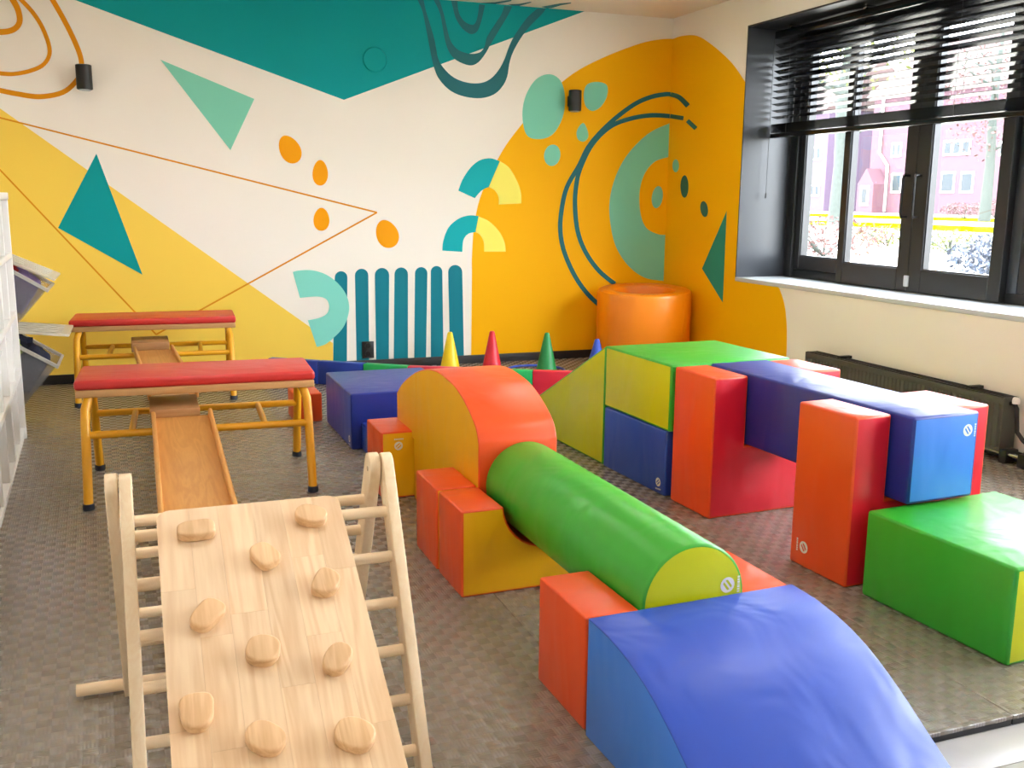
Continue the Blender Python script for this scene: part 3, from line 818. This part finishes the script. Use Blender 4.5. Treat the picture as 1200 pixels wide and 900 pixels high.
# ------------------------------------------------------------------ cones in hoops
def cone(p, h_, mat, label):
    r0 = .078
    prof = [(.0, 0), (r0 + .022, 0), (r0 + .022, .008), (r0 + .004, .012), (r0, .02), (.020, h_ - .012), (.016, h_ - .003), (.012, h_), (.007, h_), (.006, h_ - .02), (0, h_ - .02)]
    tag(lathe('sport_cone', prof, mat, None, (p[0], p[1], 0), 32), label, 'cone')
cone((2.155, 7.05), .312, C_YEL, 'yellow plastic cone against the petrol mural stripes')
cone((2.455, 6.95), .320, C_RED, 'red plastic cone beyond the orange foam arch')
cone((2.868, 6.87), .302, C_GRN, 'green plastic cone behind the red fence panel')
cone((3.295, 6.88), .236, C_BLU, 'small blue plastic cone near the orange round tub')
def hoop(c, r_, mat, label):
    o = tube('hoop', [(r_ * math.cos(2 * math.pi * k / 48), r_ * math.sin(2 * math.pi * k / 48), .010) for k in range(48)], .009, mat, None, 8, True)
    o.location = (c[0], c[1], 0)
    tag(o, label, 'hoop')
hoop((2.80, 6.92), .22, C_BLU, 'blue plastic hoop lying on the floor around the green cone')

# ------------------------------------------------------------------ round hollow tub
tub = tag(empty('round_tub', (3.780, 7.045, 0)), 'orange hollow round foam tub standing in the room corner', 'foam tub')
Ro, Ri, Ht = .375, .245, .60
prof = []
for (rr, zz) in ((Ri, .012), (Ro - .02, .0), (Ro - .004, .006), (Ro, .02), (Ro, Ht - .03), (Ro - .008, Ht - .01), (Ro - .03, Ht), (Ri + .03, Ht), (Ri + .006, Ht - .012), (Ri, Ht - .035)): prof.append((rr, zz))
tb = lathe('tub_body', prof, V_TUB, tub, None, 64, True)
for v_ in tb.data.vertices:      # the soft rim sags towards the room
    if v_.co.z > .3: v_.co.z += .055 * (.47 * v_.co.x + .88 * v_.co.y)
lathe('tub_base', [(0, 0.004), (Ri - .001, 0.004), (Ri - .001, .03), (0, .03)], V_ORANGE, tub, None, 48)
bm = bmesh.new(); an = R(-62)
bm_box(bm, Ro - .001, Ro + .002, -.004, .004, .02, Ht - .02)
bm.transform(Matrix.Rotation(an, 4, 'Z'))
link('seam', me_from(bm, 'seam'), V_TUB, tub)


# ================================================================== BENCHES
def bench(cx, cy, rz, label):
    b = tag(empty('padded_bench', (cx, cy, 0), rz), label, 'bench')
    hw, hd = .503, .205
    bm = bmesh.new(); bm_box(bm, -hw, hw, -hd, hd, .484, .527, .014, 3)
    link('pad', me_from(bm, 'pad', R(60)), M_BPAD, b)
    box('seat_board', -hw + .004, hw - .004, -hd + .004, hd - .004, .452, .484, M_PLANKX, b, bevel=.004)
    lx, fy, ty = .465, .325, .165
    for sx in (-1, 1):
        for sy in (-1, 1):
            foot = Vector((sx * lx, sy * fy, 0)); topp = Vector((sx * (lx - .015), sy * ty, .452))
            kn = topp.lerp(foot, .22) + Vector((sx * .012, sy * .012, 0))
            tpz = [topp, topp.lerp(kn, .5) + Vector((sx * .006, sy * .002, 0)), kn, foot + Vector((0, 0, .014))]
            l = tube('leg', [tuple(v_) for v_ in tpz], .0195, M_BENCHY, b, 14)
            lathe('rubber_foot', [(.0, 0), (.023, 0), (.024, .004), (.0235, .026), (.0, .026)], M_RUBBER, l, (foot.x, foot.y, 0), 18)
    t_ = (.452 - .296) / .452
    ry = .165 + (fy - .165) * t_ + .008
    for sy in (-1, 1):
        tube('stretcher_rail', [(-lx + .002, sy * ry, .296), (lx - .002, sy * ry, .296)], .0165, M_BENCHY, b, 12)
    for xx in (-.285, .275):
        tube('cross_bar', [(xx, -ry, .296), (xx, ry, .296)], .0145, M_BENCHY, b, 12)
    for sx in (-1, 1): tube('under_bar', [(sx * (lx - .02), -.165, .440), (sx * (lx - .02), .165, .440)], .012, M_BLACK, b, 10)
    return b
bench(.222, 4.650, R(-2.2), 'red padded bench on yellow legs with the orange wood slide hooked under it')
bench(.078, 6.870, R(-2.4), 'red padded bench on yellow legs against the yellow mural')

# sloped wooden slide plank with raised edges: bench bar to climbing triangle
def plank(x0, x1, ya, za, yb, zb, name, label, cat, block, skew=0.0):
    """upper surface from (ya,za) to (yb,zb)"""
    d = Vector((0, yb - ya, zb - za)); L = d.length; ang = math.atan2(zb - za, yb - ya)
    e = tag(empty(name, (0, 0, 0)), label, cat)
    Mx = Matrix.Translation((x0, ya, za)) @ Matrix.Rotation(skew, 4, 'Z') @ Matrix.Rotation(ang, 4, 'X')
    wd = x1 - x0
    def part(nm, a, b, c, dd, ee, f, mat, bv=.003):
        bm = bmesh.new(); bm_box(bm, a, b, c, dd, ee, f, bv, 2); bm.transform(Mx)
        o = link(nm, me_from(bm, nm, R(50)), mat, e); return o
    part('slide_board', .012, wd - .012, 0, L, -.018, 0, M_PLANK)
    part('side_rail', 0, .018, 0, L, -.022, .030, M_PLANK, .006)
    part('side_rail', wd - .018, wd, 0, L, -.022, .030, M_PLANK, .006)
    for bx in block:
        bm = bmesh.new(); bm_box(bm, *bx, .004, 2)
        link('hook_block', me_from(bm, 'hook_block', R(50)), M_BLOCKW, e)
    return e
plank(.012, .262, 2.50, .214, 4.40, .362, 'slide_plank', 'orange-brown wooden slide plank with raised edges running from the bench to the climbing triangle', 'plank', [(.008, .212, 4.402, 4.72, .337, .396), (.02, .08, 4.42, 4.66, .316, .337), (.13, .19, 4.42, 4.66, .316, .337)])
plank(.004, .242, 5.03, .336, 6.52, .345, 'slide_plank', 'wooden plank bridging low between the two red benches', 'plank', [(-.075, .150, 6.56, 6.86, .330, .388), (.02, .19, 4.86, 5.02, .318, .352)], R(2.6))


# ================================================================== CLIMBING TRIANGLE AND BOARD
tri = tag(empty('climbing_triangle', (.235, 2.30, 0)), 'pale wooden climbing triangle of two hinged ladders with dowel rungs', 'climbing frame')
TO = Vector((.235, 2.30, 0))
def board_rail(x, ytop, ztop, ybot, name='rail'):
    """flat board .026 thick in x, .058 wide, rounded at the top"""
    p0, p1 = Vector((ybot, 0)), Vector((ytop, ztop)); d = (p1 - p0).normalized(); nr = Vector((-d.y, d.x)); hw = .033
    pts = [p0 + nr * hw, p0 - nr * hw]
    # flat cut on the floor
    pts = [Vector((ybot + hw / abs(d.y) * s, 0)) for s in (-1, 1)]
    out = []
    base = [pts[1], pts[0]] if False else pts
    right = [p1 - nr * hw * 1.0]; left = [p1 + nr * hw]
    arc = []
    for k in range(11):
        a_ = -math.pi / 2 + math.pi * k / 10
        arc.append(p1 + d * (hw * math.cos(a_)) + nr * (hw * math.sin(a_)))
    # order: bottom far from nr side, up along -nr, arc, down along +nr
    bneg = min(pts, key=lambda q: (q - p0).dot(nr)); bpos = max(pts, key=lambda q: (q - p0).dot(nr))
    poly = [bneg] + arc + [bpos]
    P2 = [(q.x - TO.y, q.y) for q in poly]
    return prism(name, P2, 'X', x - .0135 - TO.x, x + .0135 - TO.x, M_BEECH, tri, None, 0, .003)
NY0, NT_, NZ = 1.945, 2.295, .655
FY0, FT_, FZ = 2.640, 2.305, .655
for x in (-.056, .537): board_rail(x, NT_, NZ, NY0, 'rail')
for x in (-.086, .507): board_rail(x, FT_, FZ, FY0, 'rail')
RZ = [.557, .461, .366, .270, .172, .074]
for z in RZ:
    y = NY0 + (NT_ - NY0) * z / NZ
    tube('rung', [(-.056 - TO.x, y - TO.y, z), (.537 - TO.x, y - TO.y, z)], .0135, M_BEECHX, tri, 14)
for z in RZ[:-1]:
    y = FY0 + (FT_ - FY0) * z / FZ
    tube('rung', [(-.086 - TO.x, y - TO.y, z), (.507 - TO.x, y - TO.y, z)], .0135, M_BEECHX, tri, 14)
tube('foot_rod', [(-.216 - TO.x, 2.640 - TO.y, .021), (.578 - TO.x, 2.625 - TO.y, .021)], .0165, M_BEECHX, tri, 14)
for x in (-.071, .522):
    tube('hinge_bolt', [(x - .03 - TO.x, 2.300 - TO.y, .650), (x + .03 - TO.x, 2.300 - TO.y, .650)], .006, M_CHROME, tri, 10)

# climbing board: staves, holds, hook battens
BT, BB = Vector((0, 2.238, .611)), Vector((0, 1.654, .311))
bd = (BT - BB).normalized(); BLEN = (BT.z - .016) / bd.z
BW, BTH = .403, .018
borg = BT - bd * BLEN
board = tag(empty('climbing_board', (.004, borg.y, borg.z)), 'pale wooden climbing board with rounded holds leaning on the triangle', 'climbing board')
board.rotation_euler = (math.atan2(bd.z, bd.y), 0, 0)
widths = [.068, .062, .074, .066, .070, .063]
x = 0.0; rs = random.Random(3)
for ci, wd in enumerate(widths):
    cuts = [0.0]; yy = rs.uniform(.08, .30)
    while yy < BLEN - .12:
        cuts.append(yy); yy += rs.uniform(.20, .42)
    cuts.append(BLEN)
    for a_, b_ in zip(cuts, cuts[1:]):
        x0, x1, y0, y1 = x + .00012, x + wd - .00012, a_ + .00012, b_ - .00012
        cx, cy = (x0 + x1) / 2, (y0 + y1) / 2
        poly = [(x0 - cx, y0 - cy), (x1 - cx, y0 - cy), (x1 - cx, y1 - cy), (x0 - cx, y1 - cy)]
        if b_ == BLEN and ci in (0, len(widths) - 1):
            rr = .028; arc = []
            for k in range(7):
                t = math.pi / 2 * k / 6
                if ci == 0: arc.append((x0 - cx + rr - rr * math.sin(t), y1 - cy - rr + rr * math.cos(t)))
                else: arc.append((x1 - cx - rr + rr * math.cos(t), y1 - cy - rr + rr * math.sin(t)))
            poly = poly[:2] + ([poly[2]] + arc if ci == 0 else arc + [poly[3]])
        prism('stave', poly, 'Z', -BTH, 0, M_STAVE, board, (cx, cy, 0), 0, 0)
    x += wd
BW = x
bn = Vector((0, -bd.z, bd.y))
def to_board(px, py):
    d = ray(px, py); o0 = Vector((.004, borg.y, borg.z)); t = (o0 - CP).dot(bn) / d.dot(bn); q = CP + d * t - o0
    return q.x, q.dot(bd)
holds = [(230, 626, .040, .024, 2, 'a'), (310, 656, .034, .026, -60, 'a'), (364, 609, .036, .028, -25, 'b'), (382, 688, .034, .028, 60, 'c'), (243, 726, .038, .026, 50, 'a'),
         (308, 767, .033, .033, -20, 'b'), (395, 777, .036, .026, 55, 'b'), (231, 840, .030, .038, 0, 'c'), (311, 870, .038, .029, -42, 'b'), (415, 866, .038, .032, -35, 'b')]
for (px, py, ra, rb, ang, kd) in holds:
    hx, hy = to_board(px, py); N_ = 28; ring = []
    for k in range(N_):
        t = 2 * math.pi * k / N_; c_, s_ = math.cos(t), math.sin(t)
        e = {'a': .66, 'b': .85, 'c': .75}[kd]
        X = ra * (abs(c_) ** e) * (1 if c_ >= 0 else -1); Y = rb * (abs(s_) ** e) * (1 if s_ >= 0 else -1)
        if kd == 'c': X *= 1 + .22 * s_
        if kd == 'a': Y *= 1 + .10 * c_
        ring.append((X * math.cos(R(ang)) - Y * math.sin(R(ang)), X * math.sin(R(ang)) + Y * math.cos(R(ang))))
    prism('hold', ring, 'Z', .0, .024, M_HOLD, board, (hx, hy, 0), 0, .005)
for xx in (.06, .30):
    box('hook_batten', xx, xx + .045, BLEN - .075, BLEN - .050, -.050, -BTH, M_BEECH, board, bevel=.003)
    box('hook_batten', xx, xx + .045, BLEN - .030, BLEN - .010, -.050, -BTH, M_BEECH, board, bevel=.003)


# ================================================================== SHELF, BINS
sh = tag(empty('storage_shelf', (-.622, 5.817, 0), R(2.3)), 'white open storage shelf along the left wall', 'shelf')
SD, SLN, SHH = .40, 3.05, 1.27       # depth (-x), length (-y), height
def sbox(nm, x0, x1, y0, y1, z0, z1, mat=M_WHITE, bv=.003, par=None): return box(nm, x0, x1, y0, y1, z0, z1, mat, par or sh, bevel=bv)
sbox('side_panel', -SD, 0, -.035, 0, 0, SHH); sbox('side_panel', -SD, 0, -SLN, -SLN + .035, 0, SHH)
sbox('top_board', -SD, .004, -SLN, 0, SHH, SHH + .035)
sbox('back_panel', -SD, -SD + .008, -SLN + .035, -.035, .05, SHH)
zsh = [.03, .345, .66, .97]
for z in zsh: sbox('shelf_board', -SD + .008, -.002, -SLN + .035, -.035, z, z + .03)
sbox('plinth', -.03, -.012, -SLN + .035, -.035, 0.0, .03)
ncol = 8; cw = (SLN - .07) / ncol
for zi, z in enumerate(zsh):
    z1 = zsh[zi + 1] if zi < 3 else SHH
    for k in range(1, ncol): sbox('divider', -SD + .01, -.004, -.035 - k * cw - .0125, -.035 - k * cw + .0125, z + .03, z1)
# plastic drawers in the middle rows
# (each a thing of its own, standing on a shelf board)
def shelf_pt(x, y, z): return Matrix.Rotation(R(2.3), 4, 'Z') @ Vector((x, y, z)) + Vector((-.622, 5.817, 0))
def tray(k, z, mat, label, proud=0.0, group=None):
    yc = -.035 - (k + .5) * cw; bm = bmesh.new()
    w2, d2, h2, t = cw / 2 - .022, .17, .22, .006
    for a in ((-d2, d2, -w2, w2, 0, t), (-d2, d2, -w2, -w2 + t, t, h2), (-d2, d2, w2 - t, w2, t, h2), (-d2, -d2 + t, -w2 + t, w2 - t, t, h2), (d2 - t, d2, -w2 + t, w2 - t, t, h2)): bm_box(bm, *a)
    bm_box(bm, d2, d2 + .014, -w2 + .02, w2 - .02, h2 - .02, h2, .003, 1)
    o = link('storage_tray', me_from(bm, 'tray', R(40)), mat, None, shelf_pt(-.205 + proud, yc, z + .0305), R(2.3))
    return tag(o, label, 'tray', group)
for k in range(1, 7):
    tray(k, .345, M_WHITE, 'white plastic tray on the shelf board above the bottom row', group='white trays in the shelf')
for k in (4, 5):
    tray(k, .03, M_BIN, 'clear plastic tray on the bottom board of the white shelf', .02, group='clear trays in the shelf')

# tilted clear bins beyond the shelf, held in a slanted rack
rack = tag(empty('tilt_rack', (-.86, 6.30, 0)), 'white slanted bin rack standing beyond the white shelf', 'rack')
box('upright', -.24, -.20, -.24, -.215, 0, 1.12, M_WHITE, rack, bevel=.003); box('upright', -.24, -.20, .215, .24, 0, 1.12, M_WHITE, rack, bevel=.003)
box('upright', .02, .06, .215, .24, 0, .62, M_WHITE, rack, bevel=.003); box('upright', .02, .06, -.24, -.215, 0, .62, M_WHITE, rack, bevel=.003)
TILT = R(33)
def bin_at(fx, fz, y0, label, cmats, lid_ang, hgt):
    """clear bin tilted towards the room; (fx,fz) is its front top corner"""
    e = tag(empty('storage_bin', (fx, y0, fz)), label, 'storage bin')
    e.rotation_euler = (0, TILT, 0)
    Lx, Wy, t = .36, .40, .006
    bm = bmesh.new()
    # local: front at x=0, back at -Lx, rim at z=0, tapered towards the floor of the bin
    tp_ = .035
    def shell(off, zb):
        return [(-Lx + off, off), (-off, off), (-off, Wy - off), (-Lx + off, Wy - off)]
    def ring(off, z): return [bm.verts.new((x_, y_, z)) for x_, y_ in shell(off, 0)]
    A = ring(0, 0); B = ring(tp_, -hgt); C_ = ring(tp_ + t, -hgt + t); D = ring(t, 0)
    for P_, Q_ in ((A, B), (B, None), (C_, None), (D, C_), (A, D)):
        if Q_ is None: bm.faces.new(P_)
        else:
            for k in range(4): bm.faces.new((P_[k], P_[(k + 1) % 4], Q_[(k + 1) % 4], Q_[k]))
    link('bin_shell', me_from(bm, 'bin'), M_BIN, e)
    bm = bmesh.new()
    for a in ((-Lx - .012, .012, -.012, .004, -.014, .006), (-Lx - .012, .012, Wy - .004, Wy + .012, -.014, .006), (-.004, .012, .004, Wy - .004, -.014, .006), (-Lx - .012, -Lx + .004, .004, Wy - .004, -.014, .006)): bm_box(bm, *a, .002, 1)
    link('rim', me_from(bm, 'rim'), M_LID, e)
    bm = bmesh.new(); bm_box(bm, -Lx - .012, .015, -.014, Wy + .014, 0, .016, .004, 1)
    for k in range(4): bm_box(bm, -Lx + .03, -.03, .04 + k * .09, .06 + k * .09, .016, .022)
    bm.transform(Matrix.Translation((-Lx, 0, .008)) @ Matrix.Rotation(-lid_ang, 4, 'Y') @ Matrix.Translation((Lx, 0, 0)))
    link('lid', me_from(bm, 'lid', R(40)), M_LID, e)
    for ci, cm in enumerate(cmats):
        r_ = random.Random(ci + 5); bm = bmesh.new()
        bmesh.ops.create_icosphere(bm, subdivisions=3, radius=1)
        cx, cy = -Lx * (.3 + .25 * ci), Wy * (.3 + .3 * (ci % 2))
        for v_ in bm.verts:
            n_ = 1 + .22 * math.sin(7 * v_.co.x + ci) * math.sin(6 * v_.co.y) + .15 * math.sin(11 * v_.co.z + 3 * v_.co.x)
            v_.co = Vector((max(-Lx + .045, min(-.045, cx + v_.co.x * .13 * n_)), max(.045, min(Wy - .045, cy + v_.co.y * .15 * n_)), min(.05, -hgt * .38 + v_.co.z * hgt * .48 * n_)))
        link('contents', me_from(bm, 'contents', R(180)), cm, e)
    return e
bin_at(-.470, .340, 6.10, 'tilted clear plastic bin of dark clothing with raised lid, lower of two', [M_CLOTH_DARK, M_CLOTH_DARK, M_CLOTH_LIME], R(27), .30)
bin_at(-.492, .775, 6.10, 'tilted clear plastic bin of lilac and red things, upper of two', [M_CLOTH_LILAC, M_CLOTH_RED, M_CLOTH_LILAC], R(8), .26)
for fx, fz, hgt in ((-.470, .340, .30), (-.492, .775, .26)):
    bm = bmesh.new(); bm_box(bm, -.37, -.06, -.01, .41, -hgt - .016, -hgt - .003)
    bm.transform(Matrix.Translation((fx + .86, 6.10 - 6.30, fz)) @ Matrix.Rotation(TILT, 4, 'Y'))
    link('slanted_shelf', me_from(bm, 'slant'), M_WHITE, rack)


# ================================================================== OUTSIDE
GZ = 0.55
M_PAVE = plain('pavement_pale', (168, 162, 150), 0.9)
M_LAWN = plain('lawn_green', (74, 76, 4), 1.0, spec=0.0, amount=0.25, scale=3)
M_BRICK = plain('brick_red', (80, 54, 64), 0.9, amount=0.12, scale=6)
M_BRICK2 = plain('brick_mauve', (76, 62, 80), 0.9, amount=0.12, scale=6)
M_OWHITE = plain('outside_white_trim', (190, 190, 190), 0.6)
M_OGLASS = plain('outside_window_glass', (18, 32, 40), 0.6)
M_ROOF = plain('roof_tile', (64, 48, 46), 0.9)
M_BARK = plain('tree_bark', (54, 60, 56), 0.9, amount=0.3, scale=10)
M_LEAFR = plain('leaf_reddish', (78, 54, 52), 0.8, amount=0.3, scale=5)
M_LEAFG = plain('leaf_green', (72, 80, 26), 0.8, amount=0.3, scale=5)
M_LEAFB = plain('leaf_blue_grey', (50, 58, 74), 0.8, amount=0.3, scale=5)
struct(box('ground', XO, 140, -60, 160, GZ - .5, GZ, M_PAVE))
def strip(d0, d1, label):
    o = box('lawn', d0, d1, -40, 120, GZ + .001, GZ + .012, M_LAWN)
    o['kind'] = 'stuff'; return tag(o, label, 'lawn')
strip(20.5, 25.5, 'sunlit strip of lawn nearest the window')
strip(32.0, 40.0, 'sunlit strip of lawn in front of the brick houses')
FX = 50.0
def house(y0, y1, z1, mat, label):
    e = tag(empty('brick_house', (FX, y0, GZ)), label, 'house')
    box('wall', 0, 9, 0, y1 - y0, 0, z1 - GZ, mat, e)
    prism('roof', [(-.6, z1 - GZ), (9.6, z1 - GZ), (4.5, z1 - GZ + 4.0)], 'Y', -.3, y1 - y0 + .3, M_ROOF, e, None, 0, 0)
    return e
def hwin(e, y0, y1, z0, z1, nb, curtain=None):
    oy, oz = e.location.y, e.location.z
    f = box('window', -.06, .04, y0 - oy, y1 - oy, z0 - oz, z1 - oz, M_OWHITE, e)
    for k in range(nb):
        a_ = y0 + (y1 - y0) * k / nb; b_ = y0 + (y1 - y0) * (k + 1) / nb
        box('pane', -.075, -.05, a_ + .12 - oy, b_ - .12 - oy, z0 + .14 - oz, z1 - .14 - oz, M_OGLASS, f)
def px_y(px, py): return on_x(px, py, FX)
yA1 = px_y(1019, 200).y
hA = house(20.0, yA1, 8.6, M_BRICK, 'pale red brick house with white windows seen through the middle panes')
hB = house(px_y(968, 200).y, 118.0, 8.2, M_BRICK2, 'mauve brick house behind the tree trunk at the window edge')
for (x0, y0, x1, y1, nb) in ((1107, 164, 1137, 182, 3), (1104, 201, 1118, 226, 1), (1127, 201, 1140, 226, 1), (1046, 167, 1056, 184, 2), (1046, 203, 1056, 226, 1), (1172, 165, 1190, 182, 2), (1175, 201, 1192, 226, 2)):
    a_, b_ = px_y(x0, y0), px_y(x1, y1); zt = (px_y((x0 + x1) / 2, y0).z); zb = px_y((x0 + x1) / 2, y1).z
    hwin(hA, min(a_.y, b_.y), max(a_.y, b_.y), zb, zt, nb)
for (x0, y0, x1, y1, nb) in ((952, 172, 962, 188, 2), (950, 216, 960, 230, 2)):
    a_, b_ = px_y(x0, y0), px_y(x1, y1)
    hwin(hB, min(a_.y, b_.y), max(a_.y, b_.y), px_y(x0, y1).z, px_y(x0, y0).z, nb)
# porch with gable and door on house A
pa, pb = px_y(1022, 200).y, px_y(1041, 200).y
py0, py1 = min(pa, pb) - hA.location.y, max(pa, pb) - hA.location.y
prism('porch', [(py0, 0), (py1, 0), (py1, 2.0), ((py0 + py1) / 2, 3.1), (py0, 2.0)], 'X', -1.2, 0, M_BRICK, hA, None, 0, 0)
d_ = box('porch_window', -1.26, -1.18, (py0 + py1) / 2 - .45, (py0 + py1) / 2 + .45, .5, 1.9, M_OWHITE, hA)
box('pane', -1.28, -1.25, (py0 + py1) / 2 - .25, (py0 + py1) / 2 + .25, .7, 1.7, M_OGLASS, d_)
dp = px_y(1034, 160).y - hA.location.y
tube('downpipe', [(-.12, dp, 8.0), (-.12, dp, 4.2), (-.12, dp - .9, 3.3), (-.12, dp - .9, 0.1)], .10, M_OWHITE, hA, 8)

def leaves(bm, c, rad_, n_, s_, rnd):
    for _ in range(n_):
        while True:
            p = Vector((rnd.uniform(-1, 1), rnd.uniform(-1, 1), rnd.uniform(-1, 1)))
            if p.length < 1: break
        p = Vector(c) + Vector((p.x * rad_[0], p.y * rad_[1], p.z * rad_[2]))
        q = Matrix.Rotation(rnd.uniform(0, 6.28), 3, Vector((rnd.uniform(-1, 1), rnd.uniform(-1, 1), rnd.uniform(-1, 1))).normalized())
        a_ = s_ * rnd.uniform(.6, 1.3)
        bm.faces.new([bm.verts.new(p + q @ Vector(v_)) for v_ in ((-a_, 0, 0), (0, -.5 * a_, 0), (a_, 0, 0), (0, .5 * a_, 0))])
def tree(px, d, tr, h_, mat, label, seed, n_=900, crown=(2.6, 2.6, 2.0), cz=None):
    rnd = random.Random(seed)
    r0 = ray(px, 240); r0.z = 0; r0.normalize(); b_ = CP + r0 * d; b_.z = GZ + .0125
    e = tag(empty('street_tree', b_), label, 'tree')
    bm = bmesh.new()
    bm_tube(bm, [(0, 0, 0), (.03, 0, h_ * .3), (-.04, .05, h_ * .6), (.05, 0, h_)], [tr * 1.25, tr, tr * .85, tr * .35], 12)
    link('trunk', me_from(bm, 'trunk', R(60)), M_BARK, e)
    for k in range(9):
        a_ = rnd.uniform(0, 6.28); z0 = h_ * rnd.uniform(.35, .9); L = rnd.uniform(1.0, 2.4)
        tube('branch', [(0, 0, z0), (L * .5 * math.cos(a_), L * .5 * math.sin(a_), z0 + .4), (L * math.cos(a_), L * math.sin(a_), z0 + 1.0)], [tr * .35, tr * .22, tr * .08], M_BARK, e, 6)
    bm = bmesh.new(); leaves(bm, (0, 0, cz if cz is not None else h_ * .8), crown, n_ * 2, .09, rnd)
    link('foliage', me_from(bm, 'foliage'), mat, e)
tree(981, 33, .21, 6.2, M_LEAFG, 'grey-green trunk of a street tree in front of the mauve house', 11, 500, (2.4, 2.4, 1.6), 5.6)
tree(1155, 46, .20, 7.5, M_LEAFR, 'slim street tree with reddish leaves beside the brick house', 12, 700, (2.2, 2.2, 2.6), 5.0)
def bush(px, py, rx, rz_, mat, label, seed, n_=700, s_=.07, group=None):
    b_ = on_z(px, py, GZ + .0125); rnd = random.Random(seed)
    e = tag(empty('garden_shrub', b_), label, 'shrub', group)
    bm = bmesh.new(); leaves(bm, (0, 0, rz_ * .95), (rx, rx, rz_), int(n_ * 2.2), s_ * .6, rnd)
    link('foliage', me_from(bm, 'foliage'), mat, e)
    for k in range(6):
        a_ = rnd.uniform(0, 6.28)
        tube('stem', [(0, 0, 0), (rx * .35 * math.cos(a_), rx * .35 * math.sin(a_), rz_ * .8), (rx * .7 * math.cos(a_), rx * .7 * math.sin(a_), rz_ * 1.5)], [.02, .014, .006], M_BARK, e, 5)
bush(965, 300, .9, .28, M_LEAFR, 'low reddish shrub outside the narrow window pane', 21, 500, .06)
bush(1165, 255, 1.2, .50, M_LEAFR, 'reddish shrub in front of the slim street tree', 22)
bush(1130, 256, 1.2, .40, M_LEAFR, 'reddish shrub below the white house windows', 23)
bush(1178, 330, .55, .24, M_LEAFB, 'blue-grey shrub close outside the wide window pane', 24, 900, .05)
bush(1040, 288, .7, .18, M_LEAFG, 'low green plant beside the pavement outside', 25, 350, .05)
bush(1112, 296, .7, .18, M_LEAFG, 'low green plant near the blue-grey shrub outside', 26, 350, .05)
